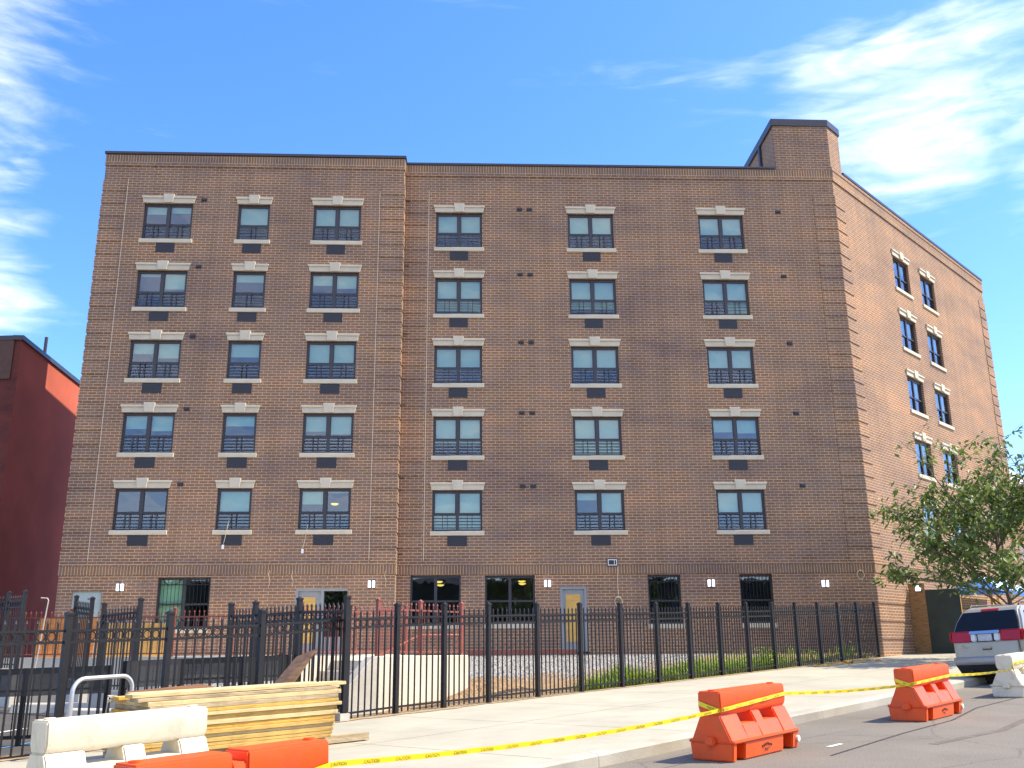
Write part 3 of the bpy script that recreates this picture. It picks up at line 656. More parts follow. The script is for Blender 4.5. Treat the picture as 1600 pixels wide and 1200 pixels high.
mb = MB(); mb.box((-.012, -.01, -1), (.012, .012, 18.2), (RJ + nR * .0, dR, nR, ZUP)); mb.build('caulk_joint', M['caulk'], bld)

# ------------------------------------------------------------------ red neighbour
A = Vector((-20.714, 38.824, 0)); nd = Vector((-.09754, .99523, 0)); nn = Vector((.99523, .09754, 0))
red = thing('red_building', 'dark red rendered building with a blank side wall left of the brick block', 'building', (A.x, A.y, -1))
mb = MB(); nx = Vector((.999, -.04, 0)); q = [A, A + nd * 22, A + nd * 22 - nx * 20, A - nx * 20]
for a_, b_ in list(zip(q, q[1:] + q[:1]))[:3]: ln = (b_ - a_).length; mb.poly([a_ + ZUP * -1.4, b_ + ZUP * -1.4, b_ + ZUP * 12.9, a_ + ZUP * 12.9])
mb.poly([p + ZUP * 12.7 for p in q])
mb.build('wall', mat('red_render', (.43, .092, .050), .9, var=.22, scale=.45, bump=.25, bscale=60), red, recalc=True)
mb = MB(); mb.box((-.08, -.35, 12.9), (22.05, .08, 13.1), (A, nd, nn, ZUP)); mb.build('coping', M['coping'], red); mb = MB(); mb.box((-20.1, -.08, 12.901), (-.352, .25, 13.101), (A, nx, nd, ZUP)); mb.build('coping', M['coping'], red)
mb = MB(); mb.poly([p + ZUP * z for p, z in ((q[3], -1.4), (q[0], -1.4), (q[0], 12.9), (q[3], 12.9))], [(0, -1.4), (20, -1.4), (20, 12.9), (0, 12.9)]); mb.build('front_wall', brick_mat('shaded_red_brick', c1=(.15, .042, .034), c2=(.11, .034, .03), mortar=(.13, .05, .04)), red)  # front face darkened: its shade is put into the brick colour
mb = MB(); mb.box((-20, -.06, 11.2), (-.3, .01, 12.899), (A, nx, nd, ZUP)); mb.build('front_fascia', mat('brown_fascia', (.10, .05, .035), .8), red)
mb = MB(); q0 = A + nd * 4.05 - nn * .6; mb.tube([q0 + ZUP * 12.6, q0 + ZUP * 14.35], .075, 10); mb.build('vent_pipe', M['grille'], red)

# ------------------------------------------------------------------ fences
def fence(name, label, pts, ring=True, m='iron', hgt=1.72, posth=1.87, sp=.138, ps=.040, rails=(.12, 1.465, 1.61), group=None, spike=True, pk=.0105):
    """pts: ground points of the posts; every bay between two posts is one panel"""
    f = thing(name, label, 'fence', pts[0], group=group)
    for i, p in enumerate(pts):
        q = pts[min(i + 1, len(pts) - 1)]; o = pts[max(i - 1, 0)]; d = (q - o); d.z = 0; d.normalize(); n_ = Vector((d.y, -d.x, 0))
        mb = MB(); mb.box((-ps, -ps, -.25), (ps, ps, posth - .05), (p, d, n_, ZUP)); mb.box((-ps - .008, -ps - .008, posth - .05), (ps + .008, ps + .008, posth - .015), (p, d, n_, ZUP))
        z = posth - .015; P = [p + d * sx * ps + n_ * sy * ps + ZUP * z for sx, sy in ((-1, -1), (1, -1), (1, 1), (-1, 1))]
        for k in range(4): mb.poly([P[k], P[(k + 1) % 4], p + ZUP * (posth + .02)])
        mb.build('post', M[m], f)
    for p, q in zip(pts[:-1], pts[1:]):
        v = q - p; d = Vector((v.x, v.y, 0)); ln = d.length; d.normalize(); n_ = Vector((d.y, -d.x, 0)); sl = v.z / ln
        dd = Vector((d.x, d.y, sl)); fr_ = (p, dd, n_, ZUP); mb = MB()
        for r in rails: mb.box((ps, -.016, r), (ln - ps, .016, r + .032), fr_)
        k = max(1, round(ln / sp)); s = ln / k
        for j in range(1, k):
            x = j * s; mb.box((x - pk, -pk, .05), (x + pk, pk, hgt), fr_)
            if spike:
                c = p + dd * x
                top = c + ZUP * (hgt + .055)
                b4 = [c + d * sx * .016 + n_ * sy * .016 + ZUP * hgt for sx, sy in ((-1, -1), (1, -1), (1, 1), (-1, 1))]
                for t in range(4): mb.poly([b4[t], b4[(t + 1) % 4], top])
                mb.poly(b4[::-1])
        if ring and len(rails) > 2:
            rc = (rails[1] + rails[2]) / 2 + .016; rr = (rails[2] - rails[1]) / 2 - .012
            for j in range(k):
                cx = (j + .5) * s
                if cx < ps + rr or cx > ln - ps - rr: continue
                R0 = min(rr, s / 2 - .006)
                cc = p + dd * cx + ZUP * rc
                ring_pts = [(math.cos(t), math.sin(t)) for t in [2 * math.pi * i / 12 for i in range(12)]]
                for i in range(12):
                    (a0, b0), (a1_, b1_) = ring_pts[i], ring_pts[(i + 1) % 12]; ri = R0 - .012
                    for y in (-.007, .007):
                        mb.poly([cc + dd * a0 * R0 + ZUP * b0 * R0 + n_ * y, cc + dd * a1_ * R0 + ZUP * b1_ * R0 + n_ * y, cc + dd * a1_ * ri + ZUP * b1_ * ri + n_ * y, cc + dd * a0 * ri + ZUP * b0 * ri + n_ * y])
                    mb.poly([cc + dd * a0 * R0 + ZUP * b0 * R0 - n_ * .007, cc + dd * a1_ * R0 + ZUP * b1_ * R0 - n_ * .007, cc + dd * a1_ * R0 + ZUP * b1_ * R0 + n_ * .007, cc + dd * a0 * R0 + ZUP * b0 * R0 + n_ * .007])
        mb.build('picket_panel', M[m], f)
    return f
posts = [-.02, -1.65, -3.2, -4.75, -6.36, -7.90, -9.45, -10.98, -12.52, -14.02, -15.54, -17.06, -18.53, -20.01, -21.22, -22.39, -23.5, -25.2, -26.75, -28.2, -29.8, -31.5, -33.2, -35.0]
pp = []
for a in posts:
    g = ST(a, 0, -.02 - .10 * smooth(-22.5, -26, a)); pp.append(g)
fence('picket_fence', 'long black iron picket fence with rings running along the pavement edge', pp)


# second fence stepping up the ramp behind the first, on a low concrete plinth
def ramp_fence(label, spec, hgt, posth, cat='fence'):
    pts = [Vector((x, y, z)) for x, y, z in spec]
    f = fence('picket_fence', label, pts, hgt=hgt, posth=posth, rails=(.12, hgt - .255, hgt - .11), sp=.125)
    mb = MB()
    for p, q in zip(pts[:-1], pts[1:]):
        v = q - p; d = Vector((v.x, v.y, 0)); ln = d.length; d.normalize(); n_ = Vector((d.y, -d.x, 0)); dd = Vector((d.x, d.y, v.z / ln))
        mb.box((-.05, -.09, -1.1), (ln + .05, .09, .03), (p, dd, n_, ZUP))
    mb.build('plinth', M['concrete'], f)
    return f
ramp_fence('black picket fence on the ramp, beside the yellow door', [(-2.75, 16.3, -.95), (-3.75, 17.3, -.92), (-4.75, 18.2, -.93), (-5.4, 18.9, -.92)], 1.72, 1.88)
ramp_fence('black picket fence farther up the ramp, in front of the barred window', [(-7.78, 20.6, -.72), (-8.95, 21.6, -.76)], 1.70, 1.88)
ramp_fence('black picket fence before the pale utility door', [(-9.35, 21.9, -.62), (-10.15, 22.9, -.52)], 1.72, 1.88)
ramp_fence('black picket fence against the red building wall, far left', [(-11.9, 24.0, -.32), (-12.6, 24.6, -.31), (-14.3, 25.6, -.30), (-15.9, 26.6, -.30)], 1.72, 1.88)

# ------------------------------------------------------------------ concrete ramp and steps in the yard
W0 = Vector((-2.57, 19.05, 0)); wd = Vector((math.cos(R(51)), math.sin(R(51)), 0)); wn_ = Vector((wd.y, -wd.x, 0)); frW = (W0, wd, wn_, ZUP)
M['palecon'] = mat('fresh_concrete', (.60, .54, .42), .85, var=.22, scale=.9, bump=.2, bscale=25)
ramp = thing('concrete_ramp', 'pale concrete ramp and steps rising from the parking lot to the doors', 'ramp', (W0.x, W0.y, -1.0))
mb = MB(); mb.box((0, -.25, -1.3), (2.55, 0, -.05), frW); mb.build('front_wall', M['palecon'], ramp, bevel=.012)
mb = MB(); mb.prism([(-1.75, -1.3), (-1.75, -.04), (-1.50, -.04), (-1.50, -1.3)][::-1], -.75, 2.5, frW); mb.build('rear_wall', M['palecon'], ramp, recalc=True)
mb = MB()
prof = [(-.75, -1.3), (.0, -1.3), (.0, -.06), (-.12, -.06), (-.75, -.62)]
P = lambda x, y, z: W0 + wd * x + wn_ * y + ZUP * z
for y0, y1 in ((-.24, -.02),):
    A_ = [P(x - .02, y0, z) for x, z in prof]; B_ = [P(x - .02, y1, z) for x, z in prof]
    mb.poly(A_); mb.poly(B_[::-1])
    for i in range(5): j = (i + 1) % 5; mb.poly([A_[i], A_[j], B_[j], B_[i]])
mb.build('cheek_wall', M['concrete'], ramp, recalc=True, bevel=.01)
for k in range(5):
    mb = MB(); mb.box((-1.4 + k * .30, -1.498, -1.3), (-1.402 + (k + 1) * .30, -.252, -1.08 + k * .19), frW); mb.build('step', M['palecon'], ramp, bevel=.01)
mb = MB(); mb.box((.1, -1.498, -1.3), (2.5, -.252, -.13), frW); mb.build('landing', M['palecon'], ramp)
mb = MB(); mb.box((-13.2, 25.0, -1.4), (-3.75, 33.0, -.03)); mb.build('upper_landing', M['palecon'], ramp)
fence('red_railing', 'rust red steel railing standing on the pale concrete wall', [P(.06, -.12, -.05), P(1.22, -.12, -.05), P(2.46, -.12, -.05)], ring=False, m='redpaint', hgt=.98, posth=1.08, sp=.125, ps=.036, rails=(.06, .86), pk=.006)
fence('red_railing', 'rust red steel railing on the rear wall behind the steps', [P(-.6, -1.62, -.04), P(.6, -1.62, -.04), P(2.3, -1.62, -.04)], ring=False, m='redpaint', hgt=.96, posth=1.06, sp=.125, ps=.03, rails=(.06, .86), pk=.006)
fence('red_railing', 'long rust red railing along the upper landing under the barred window', [Vector((x, 25.12, -.03)) for x in (-4.0, -5.5, -7.1, -8.6, -9.6, -11.2, -12.9)], ring=False, m='redpaint', hgt=1.08, posth=1.20, sp=.13, ps=.036, rails=(.06, .95), pk=.007)
hr = thing('handrail', 'sloping red tube handrail beside the concrete steps', 'handrail', tuple(P(-1.3, -.9, -1.0)))
mb = MB(); mb.tube([(-4.3, 20.3, -.30), (-3.62, 20.4, -.30), (-3.25, 20.5, -.29), (-2.0, 21.2, .36), (-1.2, 21.6, .36)], .03, 8); mb.build('rail', M['redpaint'], hr, smooth=True)
for x, y, z0, z1 in ((-4.2, 20.3, -1.2, -.3), (-3.3, 20.48, -1.0, -.3), (-1.3, 21.55, -.2, .36)):
    mb = MB(); mb.tube([(x, y, z0), (x, y, z1)], .022, 8); mb.build('rail_post', M['redpaint'], hr, smooth=True)
def board(name, label, cat, c, ex, ey, size, m, group=None, bevel=.004):
    """flat board: centre, two edge directions, (length, width, thickness)"""
    ex = Vector(ex).normalized(); ez = ex.cross(Vector(ey)).normalized(); ey = ez.cross(ex); mb = MB(); l, w, t = size
    mb.box((-l / 2, -w / 2, -t / 2), (l / 2, w / 2, t / 2), (Vector(c), ex, ey, ez))
    return tag(mb.build(name, m, origin=Vector(c), bevel=bevel), label, cat, group)
def wood(name, col, var=.2):
    m, t, p = newmat(name); L = t.links.new
    c = t.nodes.new('ShaderNodeTexCoord'); mp = t.nodes.new('ShaderNodeMapping'); mp.inputs['Scale'].default_value = (1, 3, 14); L(c.outputs['Object'], mp.inputs[0])
    n = t.nodes.new('ShaderNodeTexNoise'); n.inputs['Scale'].default_value = 2.2; n.inputs['Detail'].default_value = 9; n.inputs['Distortion'].default_value = .6; L(mp.outputs[0], n.inputs['Vector'])
    n2 = t.nodes.new('ShaderNodeTexNoise'); n2.inputs['Scale'].default_value = 9; n2.inputs['Detail'].default_value = 4; L(c.outputs['Object'], n2.inputs['Vector'])
    r = t.nodes.new('ShaderNodeValToRGB'); r.color_ramp.elements[0].position = .28; r.color_ramp.elements[0].color = (*[k * (1 - 2 * var) for k in col], 1); r.color_ramp.elements[1].position = .62; r.color_ramp.elements[1].color = (*[min(1, k * (1 + .6 * var)) for k in col], 1); L(n.outputs[0], r.inputs[0])
    mr = t.nodes.new('ShaderNodeMapRange'); L(n2.outputs[0], mr.inputs[0]); mr.inputs[1].default_value = .25; mr.inputs[2].default_value = .4; mr.inputs[3].default_value = .55; mr.inputs[4].default_value = 1
    mu = t.nodes.new('ShaderNodeMixRGB'); mu.blend_type = 'MULTIPLY'; mu.inputs[0].default_value = .7; L(r.outputs[0], mu.inputs[1]); L(mr.outputs[0], mu.inputs[2]); L(mu.outputs[0], p.inputs['Base Color'])
    p.inputs['Roughness'].default_value = .85
    b = t.nodes.new('ShaderNodeBump'); b.inputs['Strength'].default_value = .3; b.inputs['Distance'].default_value = .01; L(n.outputs[0], b.inputs['Height']); L(b.outputs[0], p.inputs['Normal'])
    return m
M['w_yel'] = wood('weathered_yellow_ply', (.58, .34, .065)); M['w_yel2'] = wood('faded_yellow_ply', (.52, .325, .085)); M['w_pale'] = wood('pale_timber', (.58, .44, .21), .14); M['w_grey'] = wood('greyed_timber', (.40, .31, .18), .22); M['w_brown'] = wood('brown_form_board', (.20, .115, .06), .2); M['w_rust'] = wood('rust_brown_board', (.17, .075, .022), .2)
M['w_or'] = wood('orange_board', (.50, .21, .06), .15)
board('plywood_sheet', 'yellow plywood sheet standing behind the red railing', 'plywood', (-9.75, 25.7, .30), (1, 0, 0), (0, .08, 1), (1.95, 1.0, .02), M['ply'])
board('plywood_sheet', 'orange brown board standing behind the railing beside the yellow sheet', 'plywood', (-11.6, 25.8, .40), (1, 0, 0), (0, .08, 1), (1.5, 1.1, .02), M['w_or'])
board('base_board', 'thin red painted board along the foot of the brick wall', 'board', (.25, 33.7, .0), (1, .04, 0), (0, 0, 1), (3.7, .15, .05), M['redpaint'])

# black mesh guard barriers
def mesh_mat():
    m = bpy.data.materials.new('black_mesh_cloth'); m.use_nodes = True; t = m.node_tree; L = t.links.new; p = t.nodes['Principled BSDF']
    p.inputs['Base Color'].default_value = (.022, .022, .022, 1); p.inputs['Roughness'].default_value = .6
    c = t.nodes.new('ShaderNodeTexCoord'); w = t.nodes.new('ShaderNodeTexNoise'); w.inputs['Scale'].default_value = 1.5; L(c.outputs['UV'], w.inputs['Vector'])
    r = t.nodes.new('ShaderNodeMapRange'); L(w.outputs[0], r.inputs[0]); r.inputs[3].default_value = .8; r.inputs[4].default_value = 1.0; L(r.outputs[0], p.inputs['Alpha'])
    return m
M['mesh'] = mesh_mat()
def mesh_barrier(label, pts, h):
    f = thing('mesh_barrier', label, 'barrier', pts[0])
    for i, p in enumerate(pts): mb = MB(); mb.box((-.03, -.03, -.1), (.03, .03, h), (p, Vector((1, 0, 0)), Vector((0, 1, 0)), ZUP)); mb.build('post', M['iron'], f)
    for p, q in zip(pts[:-1], pts[1:]):
        v = q - p; ln = v.length; d = v.normalized(); n_ = Vector((d.y, -d.x, 0)).normalized(); fr_ = (p, d, n_, ZUP)
        for rb_ in (((.03, -.035, h - .09), (ln - .03, .035, h - .002)), ((.03, -.025, .10), (ln - .03, .025, .15)), ((.03, -.02, h - .34), (ln - .03, .02, h - .31))):
            mb = MB(); mb.box(*rb_, fr_); mb.build('rail', M['iron'], f)
        mb = MB(); k = int(ln / .11)
        for j in range(1, k): mb.box((j * ln / k - .007, -.007, .15), (j * ln / k + .007, .007, h - .09), fr_)
        mb.build('bars', M['iron'], f)
        mb = MB(); a = p + n_ * .04; b_ = q + n_ * .04; mb.poly([a + ZUP * (h - .40), b_ + ZUP * (h - .40), b_ + ZUP * (h - .01), a + ZUP * (h - .01)], [(0, 0), (ln, 0), (ln, 1), (0, 1)]); mb.build('mesh_cloth', M['mesh'], f)
gl = lambda x, y: gz(loc_of(x, y)[0]) - .10
def gp(x, y): return Vector((x, y, gl(x, y)))
mesh_barrier('low black guard barrier with mesh cloth on the far left of the parking lot', [gp(-8.6, 14.9), gp(-7.3, 15.05), gp(-6.15, 15.25)], 1.10)
mesh_barrier('low black guard barrier with mesh cloth behind the lumber pile', [gp(-6.0, 15.5), gp(-5.35, 16.1), gp(-4.4, 16.25), gp(-3.75, 16.5), gp(-4.1, 17.6)], 1.15)
# white pipes at the foot of the red wall
pts = [(-11.62, 24.2, -1.1), (-11.42, 24.2, 1.22), (-11.41, 24.2, 1.32), (-11.44, 24.2, 1.37), (-11.60, 24.2, 1.38)]
mb = MB(); mb.tube(pts, .016, 8); tag(mb.build('vent_pipe', M['concrete'], origin=pts[0], smooth=True), 'pale gooseneck pipe standing before the utility door', 'pipe')
# concrete wheel stops
def wheel_stop(label, a, o, rz):
    p = ST(a, o, -.10); mb = MB()
    d = Vector((math.cos(rz), math.sin(rz), 0)); n_ = Vector((d.y, -d.x, 0))
    mb.prism([(-.16, -.02), (.16, -.02), (.11, .16), (.07, .19), (-.07, .19), (-.11, .16)], -1.4, 1.4, (p, d, n_, ZUP))
    o_ = mb.build('wheel_stop', M['concrete'], origin=p, recalc=True, bevel=.01); return tag(o_, label, 'wheel stop')
wheel_stop('long pale concrete wheel stop left of the hoop rail', -23.9, -8.4, R(-8)); wheel_stop('pale concrete wheel stop seen through the mesh barrier', -24.3, -5.2, R(-14))
# hoop rail
h0, h1 = ST(-28.4, .72), ST(-27.55, .58); top = .92
mb = MB(); d_ = (h1 - h0); pts = [h0 - ZUP * .1, h0 + ZUP * (top - .16)]
for i in range(1, 6): t = math.pi / 2 * i / 6; pts.append(h0 + d_.normalized() * (.16 * (1 - math.cos(t))) + ZUP * (top - .16 + .16 * math.sin(t)))
pts.append(h0 + d_.normalized() * .16 + ZUP * top)
hz = h1 + ZUP * 0; e_ = d_.normalized(); dz_ = (h1.z - h0.z)
pts.append(h1 - e_ * .16 + ZUP * top)
for i in range(1, 7): t = math.pi / 2 * i / 6; pts.append(h1 - e_ * .16 + e_ * .16 * math.sin(t) + ZUP * (top - .16 + .16 * math.cos(t)))
pts.append(h1 - ZUP * .1)
mb.tube(pts, .027, 12); tag(mb.build('hoop_rail', mat('galvanised_steel', (.62, .61, .58), .35, .6, var=.08), origin=h0, smooth=True), 'pale bent steel hoop rail standing by the fence left of the lumber', 'hoop rail')

# ------------------------------------------------------------------ lumber pile on the pavement
LC = ST(-27.0, 1.92); lx = (ST(-25.8, 2.75) - ST(-28.2, 2.32)); lx.normalize(); ly = Vector((lx.y, -lx.x, 0)); ly = Vector((ly.x, ly.y, 0)).normalized(); lz = lx.cross(Vector((-ly.x, -ly.y, 0))).normalized()
if lz.z < 0: lz = -lz
rng = random.Random(3)
def pile(c, size, m, label, group=None, dx=0, dy=0, ang=0, name='plywood_sheet', cat='plywood', tilt=0):
    ca, sa = math.cos(ang), math.sin(ang); ex = lx * ca + ly * sa; ex = (ex + lz * tilt).normalized(); ez = lz; ey = ez.cross(ex).normalized()
    return board(name, label, cat, c + lx * dx + ly * dy, ex, ey, size, m, group, bevel=.003)
for k, (dy, lab) in enumerate(((.42, 'squared grey timber lying under the front of the lumber pile'), (-.42, 'squared grey timber under the back of the lumber pile'))):
    pile(LC + lz * .055, (3.0 if k == 0 else 2.6, .10, .09), M['w_grey'], lab, dx=.28 if k == 0 else 0, dy=dy, ang=.0, name='timber', cat='timber')
ordn = ['lowest', 'second from the bottom', 'third from the bottom', 'fourth from the bottom', 'fifth from the bottom', 'sixth from the bottom', 'seventh from the bottom', 'eighth from the bottom', 'ninth from the bottom', 'tenth from the bottom', 'eleventh from the bottom', 'twelfth from the bottom']
z = .105
for k in range(12):
    t = rng.choice([.036, .04, .045, .05]); m = M[rng.choice(['w_yel', 'w_yel', 'w_yel', 'w_yel2', 'w_yel2', 'w_pale'])] if k < 9 else M[['w_yel', 'w_grey', 'w_pale'][k - 9]]
    pile(LC + lz * (z + t / 2), (2.44 + rng.uniform(-.05, .03) + (.04 * (k == 8)), 1.20 + rng.uniform(-.03, .02), t), m, 'weathered yellow sheet, ' + ordn[k] + ' in the pile on the pavement', 'boards piled on the pavement', dx=rng.uniform(-.02, .02) + .012 * (k - 6), dy=rng.uniform(-.006, .010), ang=rng.uniform(-.003, .003)); z += t + .003
pile(LC + lz * (z + .02), (2.50, .28, .038), M['w_grey'], 'grey plank in the second layer from the top of the pile', dx=-.02, dy=.42, ang=.01, name='plank', cat='plank')
pile(LC + lz * (z + .02), (2.66, .26, .04), M['w_pale'], 'pale plank poking out lowest at the right end of the pile', dx=.15, dy=.10, ang=-.02, name='plank', cat='plank')
pile(LC + lz * (z + .02), (2.3, .26, .04), M['w_yel'], 'plank at the back of the second layer of the pile', dx=-.1, dy=-.28, ang=.02, name='plank', cat='plank')
z += .045
pile(LC + lz * (z + .02), (2.72, .26, .04), M['w_pale'], 'pale topmost plank along the front edge of the pile', dx=.05, dy=.36, ang=.012, name='plank', cat='plank')
pile(LC + lz * (z + .02), (2.35, .24, .04), M['w_pale'], 'shorter pale plank on top at the left of the pile', dx=-.02, dy=.03, ang=.03, name='plank', cat='plank')
board('thin_sheet', 'thin rust brown sheet lying askew on the back of the lumber pile', 'sheet', LC + lz * (z + .03) - lx * .55 - ly * .42, lx + lz * .04, -ly + lz * .07, (.95, .42, .014), M['w_rust'])
fb_ = [Vector(v) for v in ((-3.86, 14.02, -1.03), (-3.50, 13.98, -1.03), (-2.86, 14.45, .075), (-3.21, 14.75, -.035))]
fn_ = (fb_[1] - fb_[0]).cross(fb_[3] - fb_[0]).normalized() * .04; mb = MB(); gb_ = [p - fn_ for p in fb_]; mb.poly(fb_); mb.poly(gb_[::-1])
for k in range(4): mb.poly([fb_[(k + 1) % 4], fb_[k], gb_[k], gb_[(k + 1) % 4]])
tag(mb.build('formwork_board', M['w_brown'], origin=fb_[0], recalc=True, bevel=.004), 'weathered brown formwork board leaning askew behind the lumber pile', 'board')
mb = MB(); pts = []
rp = LC - lx * 1.22 - ly * .45 + lz * (z - .05)
for i in range(22): t = i * .75; pts.append(rp + Vector((.05 * math.cos(t) - .02, .05 * math.sin(t), .03 * math.sin(i * .4) + .02)))
pts += [rp + Vector((-.06, -.03, -.05)), rp + Vector((-.07, -.04, -.2))]
mb.tube(pts, .009, 6); tag(mb.build('rope', M['rope'], origin=rp, smooth=True), 'knotted pale rope at the left end of the lumber pile', 'rope')
# scraps of lumber by the corner of the brick building
for c, ang, size, lab in (((-5.4, .62), .10, (2.1, .12, .04), 'thin pale plank lying by the fence near the building corner'), ((-3.9, .70), -.05, (1.8, .14, .05), 'plank lying propped on scraps by the building corner'), ((-4.3, .95), .9, (.35, .12, .10), 'short timber block on the pavement by the building corner'), ((-3.0, .55), .2, (1.2, .10, .06), 'scrap timber lying closest to the building corner'), ((-2.4, .85), -.35, (.7, .16, .04), 'short board lying flat below the corner of the flank wall')):
    p = ST(c[0], c[1], size[2] / 2 + (.05 if ang == -.05 else .003)); ex = FE * math.cos(ang) + FN * math.sin(ang); ex.z = GS; board('timber_scrap', lab, 'timber', p, ex, Vector((-ex.y, ex.x, 0)), size, M['w_grey'] if ang > .1 else M['w_yel'], 'timber scraps by the building corner')

# soil strip at the foot of the fence
mb = MB(); rs = random.Random(5); a = -40.0; prev = None
while a < -.2:
    o = .10 + .07 * rs.random() + (.16 if -29 < a < -21 else 0) * rs.random(); cur = (a, o)
    if prev: mb.poly([ST(prev[0], -.30, .012), ST(prev[0], prev[1], .008), ST(cur[0], cur[1], .008), ST(cur[0], -.30, .012)])
    prev = cur; a += .22
tag(mb.build('soil_strip', mat('dry_soil', (.30, .21, .11), .95, var=.4, scale=9, bump=.6, bscale=40), recalc=True), kind='structure')

# ------------------------------------------------------------------ plastic barriers
def plastic(name, col, sss=.0):
    m = mat(name, col, .38, var=.10, scale=3, bump=.04, bscale=30); p = m.node_tree.nodes['Principled BSDF']
    t = m.node_tree; L = t.links.new; c = t.nodes.new('ShaderNodeTexCoord'); n = t.nodes.new('ShaderNodeTexNoise'); n.inputs['Scale'].default_value = 7; n.inputs['Detail'].default_value = 8; n.inputs['Roughness'].default_value = .7; L(c.outputs['Object'], n.inputs['Vector'])
    r = t.nodes.new('ShaderNodeMapRange'); L(n.outputs[0], r.inputs[0]); r.inputs[1].default_value = .3; r.inputs[2].default_value = .7; r.inputs[3].default_value = .3; r.inputs[4].default_value = .6; L(r.outputs[0], p.inputs['Roughness'])
    old = p.inputs['Base Color'].links[0].from_socket
    n5 = t.nodes.new('ShaderNodeTexNoise'); n5.inputs['Scale'].default_value = 2.3; n5.inputs['Detail'].default_value = 10; n5.inputs['Roughness'].default_value = .75; n5.inputs['Distortion'].default_value = .8; L(c.outputs['Object'], n5.inputs['Vector'])
    k5 = t.nodes.new('ShaderNodeMapRange'); L(n5.outputs[0], k5.inputs[0]); k5.inputs[1].default_value = .52; k5.inputs[2].default_value = .72; k5.inputs[3].default_value = 0; k5.inputs[4].default_value = .45
    x5 = t.nodes.new('ShaderNodeMixRGB'); L(k5.outputs[0], x5.inputs[0]); L(old, x5.inputs[1]); x5.inputs[2].default_value = (.16, .10, .06, 1); L(x5.outputs[0], p.inputs['Base Color'])
    return m
M['orange'] = plastic('orange_plastic', (.82, .092, .007)); M['whiteplastic'] = plastic('white_plastic', (.72, .65, .47)); M['plug'] = plastic('white_plug', (.8, .75, .6)); M['ink'] = mat('dark_ink', (.12, .05, .03), .6)
HB = .75
def barrier(label, c, ang, m, L=1.6, base=-.15, notch=False, slope=True):
    a, o = loc_of(c[0], c[1]); zb = gz(a) + base
    b = thing('barrier', label, 'barrier', (c[0], c[1], zb), ang, 'plastic barriers by the kerb', tilt=(0, -math.atan(GS)))
    hl = L / 2; mb = MB()
    head = [(-.150, .55), (-.112, .485), (.112, .485), (.150, .55), (.145, .75), (-.145, .75)]
    if notch:
        for x0, x1 in ((-hl + .02, -.06), (.06, hl - .02)): mb.prism(head, x0, x1)
        mb.prism([(-.145, .56), (-.10, .49), (.10, .49), (.145, .56), (.137, .68), (-.137, .68)], -.06, .06)
    else: mb.prism(head, -hl + .02, hl - .02)
    trap = [(-.265, .21), (.265, .21), (.126, .495), (-.126, .495)]
    mb.prism(trap, -hl + .015, -.40); mb.prism(trap, .46, hl - .015)
    mb.prism(trap, -.07, .13)
    low = [(-.255, .21), (.255, .21), (.185, .375), (-.185, .375)]; mb.prism(low, -.41, .47)
    base_p = [(-.262, .005), (.262, .005), (.282, .20), (-.282, .20)]
    x = hl * .60
    mb.prism(base_p, -.53, .40); mb.prism(base_p, -hl + .005, -.71); mb.prism(base_p, .63, hl - .005)
    mb.prism([(-.15, .012), (.15, .012), (.15, .206), (-.15, .206)], -hl + .1, hl - .1)
    mb.prism([(-.302, .192), (.302, .192), (.302, .226), (-.302, .226)], -hl - .0, hl + .0)
    mb.prism([(-.06, .17), (.06, .17), (.06, .26), (-.06, .26)], -hl - .05, -hl + .02)
    mb.build('body', m, b, bevel=.014, seg=2, recalc=True, smooth=True)
    mb = MB()
    for x in (-hl + .10, hl - .10):
        mb = MB(); mb.tube([(x, 0, .747), (x, 0, .765)], .045, 14); mb.build('fill_cap', m, b)
    mb = MB()
    for k in range(7):            # worn embossed mark
        t = (k - 3) * .035; mb.box((-.02 + t - .006, -.2845, .095 + .02 - abs(k - 3) * .006), (-.02 + t + .007, -.2705, .145 - abs(k - 3) * .008))
    mb.box((-.07, -.2835, .075), (.03, -.2685, .083)); mb.build('embossed_mark', M['ink'], b)
    mb = MB(); mb.tube([(hl - .05, -.25, .11), (hl - .05, -.300, .11)], .036, 12); mb.build('drain_plug', M['plug'], b)
    return b
AB = R(48)
o1 = barrier('orange plastic barrier with caution tape across it, nearest the kerb bend', (2.75, 12.19), AB, M['orange'])
o2 = barrier('farther orange plastic barrier with yellow tape, left of the parked car', (6.36, 15.72), AB, M['orange'])
wr = barrier('dirty white plastic barrier in front of the parked car', (9.62, 19.28), AB, M['whiteplastic'])
wl2 = barrier('white plastic barrier in front of the lumber pile', (-3.42, 8.98), R(49.5), M['whiteplastic'], L=1.52, base=0)
ob = barrier('orange plastic barrier with a notched top cut off by the bottom edge', (-2.0, 7.25), R(49.5), M['orange'], notch=True)
for q_, lab in ((o1, None),): pass

